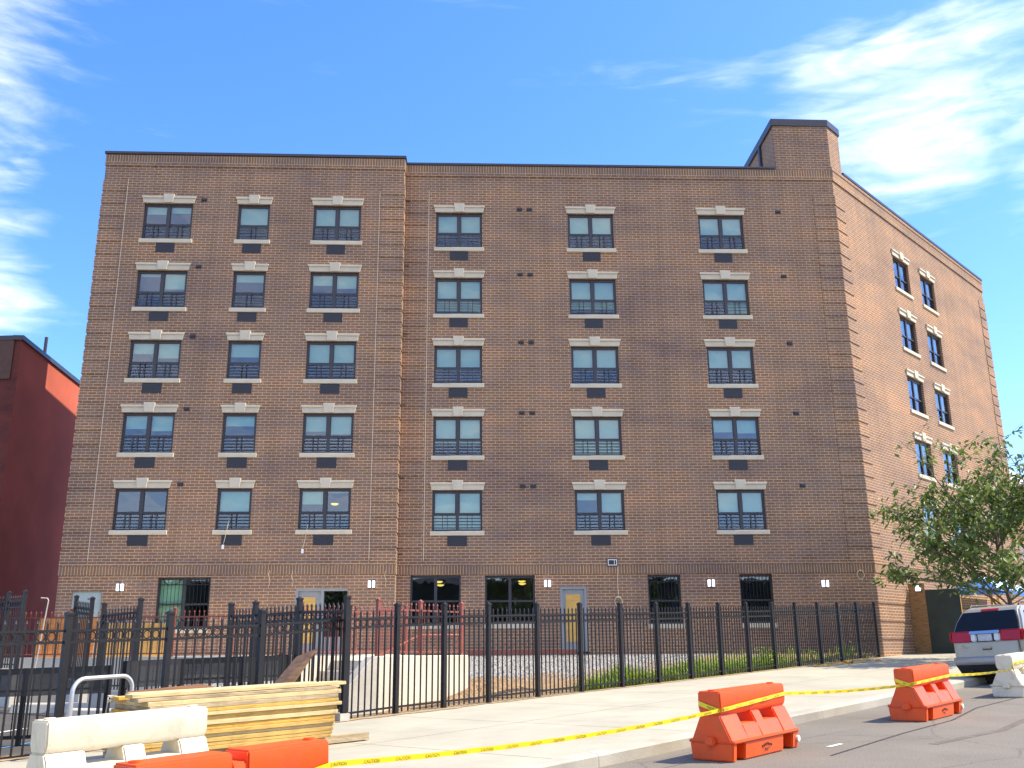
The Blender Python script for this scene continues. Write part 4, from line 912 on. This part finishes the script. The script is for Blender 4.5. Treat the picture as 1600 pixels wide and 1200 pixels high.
# ------------------------------------------------------------------ caution tape
bpy.context.view_layer.update()
def onb(b, x, y, z): return b.matrix_world @ Vector((x, y, z))
def tmat(): return mat('yellow_tape', (.86, .66, .012), .35, var=.05, scale=4)
M['tape'] = tmat(); M['tapeink'] = mat('black_tape_ink', (.02, .02, .015), .5)
def font_mesh(txt):
    cu = bpy.data.curves.new('letters', 'FONT'); cu.body = txt; cu.size = 1.0; o = bpy.data.objects.new('letters', cu); COL.objects.link(o)
    me = bpy.data.meshes.new_from_object(o.evaluated_get(bpy.context.evaluated_depsgraph_get())); bpy.data.objects.remove(o)
    vs = [v.co.copy() for v in me.vertices]; fs = [tuple(p.vertices) for p in me.polygons]; return vs, fs
LET = font_mesh('CAUTION')
LETW = max(v.x for v in LET[0])
def catmull(pts, n=14):
    P_ = [pts[0] * 2 - pts[1]] + pts + [pts[-1] * 2 - pts[-2]]; out = []
    for i in range(1, len(P_) - 2):
        for k in range(n):
            t = k / n; a, b, c, d = P_[i - 1:i + 3]
            out.append(.5 * ((2 * b) + (c - a) * t + (2 * a - 5 * b + 4 * c - d) * t * t + (3 * b - a - 3 * c + d) * t ** 3))
    return out + [pts[-1]]
def tape(label, segs, w=.042, twist=None):
    """segs: list of (point, roll) ; ribbon facing the road"""
    pts = []
    for a, b in zip(segs[:-1], segs[1:]):
        (pa, ra), (pb, rb) = a, b; n = 16; ln = (pb - pa).length; sag = .0022 * ln * ln if ln > 2.2 else 0
        for k in range(n):
            t = k / n; p = pa.lerp(pb, t); p.z -= sag * 4 * t * (1 - t); pts.append((p, ra + (rb - ra) * t))
    pts.append(segs[-1]); root = thing('caution_tape', label, 'tape', pts[0][0])
    L_ = [0.0]
    for (p, _), (q, _) in zip(pts[:-1], pts[1:]): L_.append(L_[-1] + (q - p).length)
    def at(s_):
        i = 0
        while i < len(L_) - 2 and L_[i + 1] < s_: i += 1
        t = (s_ - L_[i]) / max(1e-6, L_[i + 1] - L_[i]); p = pts[i][0].lerp(pts[i + 1][0], t); d = (pts[i + 1][0] - pts[i][0]).normalized(); r = pts[i][1] + (pts[i + 1][1] - pts[i][1]) * t
        side = d.cross(ZUP).normalized(); up = side.cross(d).normalized(); u2 = up * math.cos(r) + side * math.sin(r); n2 = side * math.cos(r) - up * math.sin(r); return p, u2, n2
    mb = MB(); N = int(L_[-1] / .06) + 2; prev = None
    for i in range(N + 1):
        p, u, n = at(L_[-1] * i / N); wob = .004 * math.sin(i * .9) ; cur = (p - u * w / 2 + n * wob, p + u * w / 2 + n * wob)
        if prev: mb.poly([prev[0], cur[0], cur[1], prev[1]])
        prev = cur
    mb.build('ribbon', M['tape'], root)
    mb = MB(); s = .12; k = .034; step = LETW * k + .16
    while s + LETW * k < L_[-1]:
        for f in LET[1]:
            pts_ = []
            for vi in f:
                v = LET[0][vi]; p, u, n = at(s + v.x * k); pts_.append(p + u * ((v.y - .36) * k) + n * .0065)
            mb.poly(pts_)
        s += step
    if mb.v: mb.build('lettering', M['tapeink'], root)
    return root
T1 = [(onb(ob, .35, -.17, .50), 0), (onb(ob, .80, -.16, .575), .1), (onb(o1, -.80, -.12, .545), .15), (onb(o1, -.74, -.162, .555), 0), (onb(o1, .76, -.158, .63), 0), (onb(o2, -.86, -.10, .53), .5), (onb(o2, -.76, -.165, .545), .1), (onb(o2, .77, -.162, .575), 0), (onb(wr, -.85, -.13, .50), .7), (onb(wr, -.74, -.166, .60), .2), (onb(wr, .78, -.166, .63), 0)]
tape('yellow caution tape strung between the plastic barriers along the kerb', T1)
for b_, z in ((o1, .60), (o2, .565)):
    tape('loose yellow tape end across the left face of the ' + ('nearer' if b_ is o1 else 'farther') + ' orange barrier', [(onb(b_, -.795, .13, z + .02), 0), (onb(b_, -.80, -.13, z - .06), 0)], w=.05)
tape('short yellow tape tail hanging from the white barrier by the car', [(onb(wr, -.80, -.14, .58), 0), (onb(wr, -.86, -.20, .40), .5)], w=.06)

# ------------------------------------------------------------------ parked car
M['paint'] = mat('pale_gold_paint', (.36, .345, .285), .32, .35, var=.04, scale=2, coat=.6); M['lowpaint'] = mat('grey_lower_paint', (.32, .32, .31), .4, .3, var=.04); M['tyre'] = mat('tyre_rubber', (.018, .018, .018), .8, var=.2)
M['black'] = mat('black_trim', (.02, .02, .022), .5); M['redlens'] = mat('red_lens', (.38, .007, .010), .25, var=.08, coat=.2, spec=.3); M['clearlens'] = mat('clear_lens', (.55, .56, .52), .15, var=.1, coat=.8); M['chrome'] = mat('chrome', (.50, .50, .50), .12, .95, var=.02); M['carglass'] = mat('dark_car_glass', (.012, .013, .015), .10, var=.1, spec=.22); M['plate'] = mat('number_plate', (.40, .43, .47), .4, var=.3, scale=18); M['rim'] = mat('alloy_rim', (.45, .45, .46), .3, .8)
CP = Vector((10.30, 21.75, 0)); ca_, co_ = loc_of(CP.x, CP.y); CP.z = gz(ca_) - .15
car = thing('parked_car', 'pale gold suv with wide red tail lights parked at the kerb', 'car', CP, R(34 - 90), tilt=(math.atan(GS) * .8, -.035))
HWD = .87
def loft(mb, rings, cap=True):
    n = len(rings[0])
    for A_, B_ in zip(rings[:-1], rings[1:]):
        for i in range(n): j = (i + 1) % n; mb.poly([A_[i], A_[j], B_[j], B_[i]])
    if cap: mb.poly(rings[0][::-1]); mb.poly(rings[-1])
def body_ring(y, k, zb, zt): # x half width profile
    h = HWD * k; pr = [(h * .90, zb), (h * .985, zb + .12), (h, .62), (h * .995, .88), (h * .97, zt)]
    return [Vector((x, y, z)) for x, z in pr] + [Vector((-x, y, z)) for x, z in pr[::-1]]
mb = MB(); loft(mb, [body_ring(.06, .93, .46, 1.12), body_ring(.0 + .14, .985, .46, 1.14), body_ring(.5, 1, .44, 1.14), body_ring(2.2, 1, .44, 1.10), body_ring(3.3, 1, .44, 1.04), body_ring(4.3, .95, .44, .96), body_ring(4.55, .86, .48, .86)])
mb.build('body', M['paint'], car, smooth=True, bevel=.03, seg=2, recalc=True)
def gh_ring(z, y0, y1, hw0, hw1):
    return [Vector((hw0, y0, z)), Vector((hw1, y1, z)), Vector((-hw1, y1, z)), Vector((-hw0, y0, z))]
mb = MB(); loft(mb, [gh_ring(1.10, .07, 3.35, .815, .80), gh_ring(1.35, .19, 2.95, .76, .74), gh_ring(1.58, .34, 2.45, .665, .63), gh_ring(1.665, .55, 2.2, .60, .57)])
mb.build('cabin', M['paint'], car, smooth=True, bevel=.04, seg=2, recalc=True)
mb = MB()   # rear window, following the curve of the tailgate
lv = [(.745, .055, 1.135), (.70, .165, 1.35), (.60, .300, 1.56)]
F = [[Vector((sx * x, y - .012, z)) for x, y, z in lv] for sx in (-1, 1)]; G = [[p + Vector((0, .05, -.01)) for p in c_] for c_ in F]
for k in range(2):
    mb.poly([F[0][k], F[1][k], F[1][k + 1], F[0][k + 1]]); mb.poly([G[1][k], G[0][k], G[0][k + 1], G[1][k + 1]])
    for c_ in range(2): mb.poly([F[c_][k], F[c_][k + 1], G[c_][k + 1], G[c_][k]])
mb.poly([F[0][0], G[0][0], G[1][0], F[1][0]]); mb.poly([F[0][2], F[1][2], G[1][2], G[0][2]])
mb.build('rear_window', M['carglass'], car, recalc=True, bevel=.004)
for s_ in (-1, 1):
    mb = MB(); P4 = [(.825, .30, 1.15), (.835, 2.7, 1.12), (.70, 2.25, 1.52), (.70, .48, 1.53)]
    F = [Vector((s_ * (x - .005), y, z)) for x, y, z in P4]; G = [Vector((s_ * (x - .06), y, z)) for x, y, z in P4]
    mb.poly(F); mb.poly(G[::-1])
    for i in range(4): j = (i + 1) % 4; mb.poly([F[j], F[i], G[i], G[j]])
    mb.build('side_window', M['carglass'], car, recalc=True)
    mb = MB(); mb.prism([(-.02, .92), (.12, .92), (.16, 1.155), (.03, 1.155)], *( (.33, .80) if s_ > 0 else (-.80, -.33))); mb.box((s_ * .80 if s_ > 0 else -.868, .02, .925), (.868 if s_ > 0 else -.80, .34, 1.15)); mb.build('tail_light', M['redlens'], car, bevel=.02, seg=2, recalc=True, smooth=True)
    mb = MB(); mb.prism([(-.035, .93), (.1, .93), (.12, 1.10), (-.015, 1.10)], s_ * .20 if s_ > 0 else -.335, .335 if s_ > 0 else -.20); mb.build('reversing_light', M['clearlens'], car, bevel=.02, seg=2, recalc=True)
    mb = MB(); mb.tube([(s_ * .57, .55, 1.67), (s_ * .57, .62, 1.715), (s_ * .56, 2.1, 1.72), (s_ * .56, 2.2, 1.67)], .02, 6); mb.build('roof_rail', M['black'], car)
    for y in (.95, 3.65):
        mb = MB(); mb.tube([(s_ * .62, y, .34), (s_ * .70, y, .34), (s_ * .84, y, .34), (s_ * .865, y, .34)], [.30, .34, .34, .29], 28); w_ = mb.build('tyre', M['tyre'], car, smooth=True)
        mb = MB(); mb.tube([(s_ * .80, y, .34), (s_ * .875, y, .34)], [.20, .19], 20); mb.build('rim', M['rim'], w_)
    mb = MB(); mb.box((s_ * .88 - .09, 2.75, 1.02), (s_ * .88 + .09, 2.87, 1.18)); mb.build('wing_mirror', M['paint'], car, bevel=.03, seg=2)
mb = MB(); mb.prism([(-.05, 1.085), (.08, 1.09), (.09, 1.15), (-.03, 1.15)], -.345, .345); mb.build('chrome_bar', M['chrome'], car, bevel=.012, seg=2, recalc=True)
mb = MB(); mb.box((-.195, -.012, .92), (.195, .05, 1.085)); mb.build('plate_recess', M['black'], car)
mb = MB(); mb.box((-.16, -.022, .935), (.16, -.008, 1.075)); mb.build('number_plate', M['plate'], car)
mb = MB(); mb.prism([(-.005, .60), (.05, .60), (.05, .915), (.012, .915)], -.70, .70); mb.build('tailgate', M['paint'], car, bevel=.014, seg=2, recalc=True)
mb = MB(); mb.box((-.10, -.022, .77), (.10, .0, .80)); mb.build('tailgate_handle', M['chrome'], car, bevel=.006); mb = MB(); mb.box((-.10, -.014, .745), (.10, .0, .772)); mb.build('handle_recess', M['black'], car)
mb = MB(); mb.box((-.60, -.016, .795), (-.44, -.002, .81)); mb.box((-.60, -.016, .835), (-.54, -.002, .845)); mb.build('badge', M['chrome'], car)
mb = MB(); loft(mb, [[Vector((x, y, z)) for x, y, z in ((-.86, .30, zz), (-.82, -.03 + o_, zz), (-.4, -.07 + o_, zz), (.4, -.07 + o_, zz), (.82, -.03 + o_, zz), (.86, .30, zz))] for zz, o_ in ((.44, .03), (.50, .0), (.57, .0), (.605, .03))]); mb.build('bumper', M['lowpaint'], car, bevel=.012, recalc=True, smooth=True)
mb = MB(); loft(mb, [[Vector((x * k, y, z)) for x, y in ((-.84, .34), (-.80, .0 + o_), (.80, .0 + o_), (.84, .34))] for z, o_, k in ((.22, .12, .93), (.44, .0, 1))]); mb.build('rear_valance', M['black'], car, recalc=True)
mb = MB(); mb.box((-.8, .3, .20), (.8, 4.3, .44)); mb.build('underbody', M['black'], car)
mb = MB(); mb.prism([(.33, 1.575), (.40, 1.572), (.42, 1.61), (.37, 1.615)], -.20, .20); mb.build('brake_light', M['redlens'], car, recalc=True)
mb = MB(); mb.tube([(-.02, .06, 1.13), (-.30, .075, 1.16), (-.42, .08, 1.17)], .011, 6); mb.build('wiper', M['black'], car)
mb = MB(); mb.tube([(-.45, .25, .30), (-.45, .0, .29)], .035, 10); mb.build('exhaust_pipe', M['black'], car)

# ------------------------------------------------------------------ hoarding, canopy by the flank wall
hd = thing('hoarding', 'dark green plywood hoarding with a bare brown end panel against the flank wall', 'hoarding', tuple(C + dS * 2.78 + ZUP * -.3))
frH = (C + dS * 2.78, nS, -dS, ZUP)
M['green'] = mat('dark_green_paint', (.020, .034, .026), .6, var=.3, scale=2); M['ply_brown'] = wood('brown_raw_ply', (.30, .17, .07), .2)
mb = MB(); mb.box((.04, -.02, -.32), (.64, .0, 2.33), frH); mb.build('end_panel', M['ply_brown'], hd)
mb = MB(); mb.box((.64, -.018, -.32), (1.86, .002, 2.08), frH); mb.build('green_panel', M['green'], hd)
for x in (.08, .66, 1.80):
    mb = MB(); mb.box((x - .045, -.11, -.32), (x + .045, -.021, 2.0), frH); mb.build('stud', M['w_yel'], hd)
mb = MB(); mb.box((.04, -.10, 1.2), (1.86, -.112, 1.29), frH); mb.build('rail', M['w_yel'], hd)
frL = (C + dS * 2.78 + nS * .2 , dS, nS, ZUP)
w_ = sub_boxes('lamp', M['grille'], hd, frH, [((.30, .0, 2.02), (.54, .03, 2.28))]); sub_boxes('lamp_glass', M['lampglass'], w_, frH, [((.33, .03, 2.05), (.51, .10, 2.25))], .01)
cn = thing('canopy', 'blue fabric canopy on posts behind the tree by the flank wall', 'canopy', tuple(C + dS * 8.5 + nS * 1.2 + ZUP * -.2))
frC = (C + dS * 6.8, dS, nS, ZUP); M['blue'] = mat('blue_canopy_cloth', (.03, .17, .50), .6, var=.15, scale=2); M['blue2'] = mat('pale_blue_cloth', (.35, .62, .85), .6, var=.15, scale=2)
Pc = lambda x, y, z: frC[0] + dS * x + nS * y + ZUP * z
for (p0, p1), mm in ((((0, .15), (0, 2.4)), 'blue'),):
    mb = MB(); ap = [Pc(.8, 1.05, 2.78), Pc(4.0, 1.05, 2.78)]; c4 = [Pc(0, .1, 2.2), Pc(4.8, .1, 2.2), Pc(4.8, 2.0, 2.2), Pc(0, 2.0, 2.2)]
    mb.poly([c4[3], c4[2], ap[1], ap[0]]); mb.poly([c4[1], c4[0], ap[0], ap[1]]); mb.poly([c4[2], c4[1], ap[1]])
    mb.build('cover', M['blue2'], cn, recalc=True)
    mb = MB(); mb.poly([c4[0], c4[3], ap[0]]); mb.box((-.02, .08, 2.02), (.01, 2.02, 2.21), frC); mb.box((.0, 2.0, 2.02), (4.8, 2.03, 2.21), frC); mb.build('valance', M['blue'], cn)
for x in (.05, 4.7):
    for y in (.2, 1.9): mb = MB(); mb.box((x - .05, y - .05, -.5), (x + .05, y + .05, 2.2), frC); mb.build('post', M['w_yel'], cn)
mb = MB(); mb.box((.1, .2, .2), (4.7, .25, 1.5), frC); mb.build('back_panel', M['w_or'], cn)
# house beyond the brick block
HB0 = ST(21, -9); hs = thing('row_house', 'brown row house with a white cornice beyond the brick block', 'house', (HB0.x, HB0.y, 0))
frX = (ST(20.5, -1.0) - ZUP * ST(20.5, -1.0).z, FE, FN, ZUP)
mb = MB(); mb.box((0, -9, -.6), (9, 0, 9.0), frX); mb.build('wall', brick_mat('red_brown_brick', c1=(.20, .08, .05), c2=(.14, .06, .04)), hs)
mb = MB(); mb.box((-.2, -9, 9.0), (9.2, .35, 9.5), frX); mb.build('cornice', M['white'], hs)
for zz in (1.6, 4.3, 6.7):
    for xx in (1.2, 4, 6.8):
        w_ = sub_boxes('window', M['white'], hs, frX, [((xx, -.03, zz), (xx + 1.1, .03, zz + 1.7))]); sub_boxes('pane', M['carglass'], w_, frX, [((xx + .1, .02, zz + .1), (xx + 1.0, .05, zz + 1.6))])
for yy in (-6.5, -3.5):
    for zz in (4.3, 6.7): w_ = sub_boxes('window', M['white'], hs, frX, [((-.03, yy, zz), (.03, yy + 1.0, zz + 1.6))]); sub_boxes('pane', M['carglass'], w_, frX, [((-.05, yy + .1, zz + .1), (-.02, yy + .9, zz + 1.5))])

# ------------------------------------------------------------------ trees
def leaf_mat(name, c0, c1):
    m, t, p = newmat(name); L = t.links.new; g = t.nodes.new('ShaderNodeNewGeometry'); r = t.nodes.new('ShaderNodeValToRGB')
    r.color_ramp.elements[0].color = (*c0, 1); r.color_ramp.elements[1].color = (*c1, 1); L(g.outputs['Random Per Island'], r.inputs[0]); L(r.outputs[0], p.inputs['Base Color'])
    p.inputs['Roughness'].default_value = .5
    tr = t.nodes.new('ShaderNodeBsdfTranslucent'); L(r.outputs[0], tr.inputs[0]); mx = t.nodes.new('ShaderNodeMixShader'); mx.inputs[0].default_value = .35; out = t.nodes['Material Output']
    L(p.outputs[0], mx.inputs[1]); L(tr.outputs[0], mx.inputs[2]); L(mx.outputs[0], out.inputs[0]); return m
M['leaf'] = leaf_mat('green_leaf', (.05, .105, .02), (.20, .27, .06)); M['leaf2'] = leaf_mat('dark_leaf', (.03, .06, .015), (.07, .12, .03)); M['bark'] = mat('bark', (.14, .10, .07), .9, var=.3, scale=10, bump=.5)
def tree(label, loc, H, spread, trunk_h, seed, nleaf, lsize, lm, limbs=9, name='street_tree', group=None, lean=(0, 0), low=.22):
    rg = random.Random(seed); root = thing(name, label, 'tree', loc, group=group); base = Vector(loc); wood_mb = MB(); tips = []
    def grow(p, d, ln, r, lvl):
        pts = [p]; dd = d.copy(); n = 4
        for i in range(n):
            dd = (dd + Vector((rg.uniform(-.22, .22), rg.uniform(-.22, .22), rg.uniform(-.10, .16)))).normalized(); pts.append(pts[-1] + dd * ln / n)
        wood_mb.tube(pts, [r * (1 - .55 * i / n) for i in range(n + 1)], 6 if lvl < 2 else 4, cap=False)
        if lvl >= 3:
            tips.extend([(q, dd) for q in pts[1:]]); return
        k = {0: limbs, 1: 5, 2: 4}[lvl]
        for i in range(k):
            t = (.30 if lvl else low) + (.70 if lvl else 1 - low) * (i + rg.random()) / k; idx = min(n - 1, int(t * n)); q = pts[idx].lerp(pts[idx + 1], t * n - idx)
            az = 2.4 * i + rg.uniform(-.5, .5) + seed; el = rg.uniform(-.16, .62) if lvl == 0 else rg.uniform(-.25, .5)
            nd_ = Vector((math.cos(az) * math.cos(el), math.sin(az) * math.cos(el), math.sin(el))); nd_ = (nd_ * (1.0 if lvl == 0 else .8) + dd * (.25 if lvl == 0 else .7)).normalized()
            L1 = {0: spread * (1.0 - .35 * t) * rg.uniform(.75, 1.1), 1: spread * .42 * rg.uniform(.7, 1.15), 2: spread * .22 * rg.uniform(.7, 1.2)}[lvl]
            grow(q, nd_, L1, r * (.42 if lvl == 0 else .5), lvl + 1)
        if lvl: tips.append((pts[-1], dd))
    grow(base - ZUP * .15, Vector((lean[0], lean[1], 1)).normalized(), H * .72, .035 * H * .45, 0)
    wood_mb.build('trunk', M['bark'], root, smooth=True)
    mb = MB(); per = max(1, nleaf // max(1, len(tips)))
    for q, dd in tips:
        dens = per * rg.choice([.1, .4, 1.0, 1.3, 2.2])
        for _ in range(int(dens)):
            p = q + Vector((rg.gauss(0, .105), rg.gauss(0, .105), rg.gauss(-.07, .10))) * (spread / 3.2)
            s = lsize * rg.uniform(.6, 1.25); az = rg.uniform(0, 6.28); ax = Vector((math.cos(az), math.sin(az), rg.uniform(-1.4, .1))).normalized(); sd_ = ax.cross(Vector((rg.uniform(-.6, .6), rg.uniform(-.6, .6), 1))).normalized(); up_ = sd_.cross(ax)
            a0 = p; a1 = p + ax * s * .45 + sd_ * s * .20 + up_ * s * .05; a2 = p + ax * s; a3 = p + ax * s * .45 - sd_ * s * .20 + up_ * s * .05
            i0 = len(mb.v); mb.v += [tuple(a0), tuple(a1), tuple(a2), tuple(a3)]; mb.f += [(i0, i0 + 1, i0 + 2), (i0, i0 + 2, i0 + 3)]; mb.uv += [[(0, 0)] * 3] * 2; mb.mi += [0, 0]
    mb.build('crown', lm, root); return root
tp = ST(-1.75, 4.85)
tree('young leafy street tree in front of the flank wall, above the parked car', tuple(tp), 5.35, 3.8, 1.2, 11, 10500, .25, M['leaf'], limbs=19)
for i, (x, y, h, sp) in enumerate(((-9, -14, 12, 4.5), (3, -17, 14, 5), (14, -13, 11, 4.2))):
    tree(('tall leafy tree across the street on the left', 'tallest leafy tree across the street, in the middle', 'leafy tree across the street on the right')[i], (x, y, -1.5), h, sp, 3, 21 + i, 5000, .45, M['leaf2'], limbs=9, group='trees across the street')

ac = thing('warehouse', 'low dark warehouse across the street, mirrored in the ground floor windows', 'building', (0, -24, -1.5))
mb = MB(); mb.box((-40, -34, -1.6), (45, -24, 6.2)); mb.build('wall', mat('dark_green_wall', (.05, .06, .045), .8, var=.3, scale=.4), ac)
mb = MB(); mb.box((-40.2, -34.2, 6.2), (45.2, -23.8, 6.6)); mb.build('parapet', M['concrete'], ac)
for k in range(12): sub_boxes('window', M['carglass'], ac, None, [((-36 + 6.5 * k, -24.02, .5), (-33 + 6.5 * k, -23.95, 4.2))])

# ------------------------------------------------------------------ grass, weeds and stones in the yard
rg = random.Random(9)
def ypt(a, off):
    w = off / (1.073 * a) if a < -.3 else 0; return F0 + FE * a + FN * off + ZUP * yard_z(a, w)
M['grass'] = leaf_mat('dry_green_grass', (.13, .23, .015), (.42, .54, .07))
mb = MB()
for i in range(34000):
    a = -rg.uniform(.8, 17.0); mx_ = 1.06 * -a
    if rg.random() < .62: off = -abs(rg.gauss(0, .9)) - .05
    else: off = -rg.uniform(.1, mx_)
    if -off > mx_: continue
    w0 = F0 + FE * a + FN * off; gxx = w0.x - .25 * w0.y + .6 * math.sin(off * 2.1)
    dens = max(smooth(-4.9, -3.9, gxx) if off > -1.3 else 0, smooth(-2.6, -1.0, gxx))
    dens *= 1 - .94 * smooth(-7.6, -5.6, a)
    cl = math.sin(a * 1.9 + 1) * math.sin(off * 2.3) + math.sin(a * 4.1) * .5
    if rg.random() > dens * (.45 + .4 * cl + .3): continue
    p = ypt(a, off); h = rg.uniform(.14, .42) * (1.25 if off > -.6 else .9) * (.75 + .4 * cl if cl > -.5 else .5); az = rg.uniform(0, 6.28); d = Vector((math.cos(az), math.sin(az), 0)); w = rg.uniform(.006, .013); n_ = Vector((-d.y, d.x, 0)) * w
    b1 = p + ZUP * h * .6 + d * h * .12; b2_ = p + ZUP * h * .95 + d * h * .42
    i0 = len(mb.v); mb.v += [tuple(p - n_), tuple(p + n_), tuple(b1 + n_ * .8), tuple(b1 - n_ * .8), tuple(b2_)]; mb.f += [(i0, i0 + 1, i0 + 2, i0 + 3), (i0 + 3, i0 + 2, i0 + 4)]; mb.uv += [[(0, 0)] * 4, [(0, 0)] * 3]; mb.mi += [0, 0]
tag(mb.build('grass', M['grass']), 'tall yellow green grass and weeds behind the fence', 'grass', kind='stuff')
mb = MB(); q = ypt(-8.2, -.18)
for i in range(220):
    az = rg.uniform(0, 6.28); rr = rg.uniform(0, .26); h = rg.uniform(.1, .62); p = q + Vector((math.cos(az) * rr, math.sin(az) * rr, h)); s = rg.uniform(.06, .13); ax = Vector((math.cos(az), math.sin(az), rg.uniform(-.3, .6))).normalized(); sd_ = ax.cross(ZUP).normalized()
    mb.poly([p, p + ax * s * .5 + sd_ * s * .28, p + ax * s, p + ax * s * .5 - sd_ * s * .28])
wd_ = thing('weed', 'leafy green weed growing through the fence, taller than the grass', 'plant', tuple(q)); mb.build('leaves', M['grass'], wd_)
mb = MB()
for k in range(5): mb.tube([q, q + Vector((rg.uniform(-.15, .15), rg.uniform(-.15, .15), .55))], .006, 4)
mb.build('stem', M['grass'], wd_)
# loose stones
ico = []
def stone(mb, p, r):
    t = [(1, 0, 0), (-1, 0, 0), (0, 1, 0), (0, -1, 0), (0, 0, 1), (0, 0, -1)]; i0 = len(mb.v); mb.v += [tuple(p + Vector(c) * r * rg.uniform(.6, 1.2)) for c in t]
    for f in ((0, 2, 4), (2, 1, 4), (1, 3, 4), (3, 0, 4), (2, 0, 5), (1, 2, 5), (3, 1, 5), (0, 3, 5)): mb.f.append(tuple(i0 + k for k in f)); mb.uv.append([(0, 0)] * 3); mb.mi.append(0)
mb = MB(); n = 0
while n < 9000:
    a = -rg.uniform(3.5, 21.2); off = -rg.uniform(2.4, max(2.5, min(1.05 * -a, 18)))
    w0 = F0 + FE * a + FN * off
    if w0.x - .25 * w0.y > -2.2 + .8 * math.sin(off) and rg.random() > .12: continue
    stone(mb, ypt(a, off), rg.uniform(.02, .042)); n += 1
gm, t_, p_ = newmat('loose_gravel'); g_ = t_.nodes.new('ShaderNodeNewGeometry'); r_ = t_.nodes.new('ShaderNodeValToRGB'); r_.color_ramp.elements[0].color = (.13, .125, .115, 1); r_.color_ramp.elements[1].color = (.40, .385, .35, 1); t_.links.new(g_.outputs['Random Per Island'], r_.inputs[0]); t_.links.new(r_.outputs[0], p_.inputs['Base Color']); p_.inputs['Roughness'].default_value = .9
tag(mb.build('gravel', gm), 'grey crushed stone spread between the fence and the wall', 'gravel', kind='stuff')
bpy.context.view_layer.update()
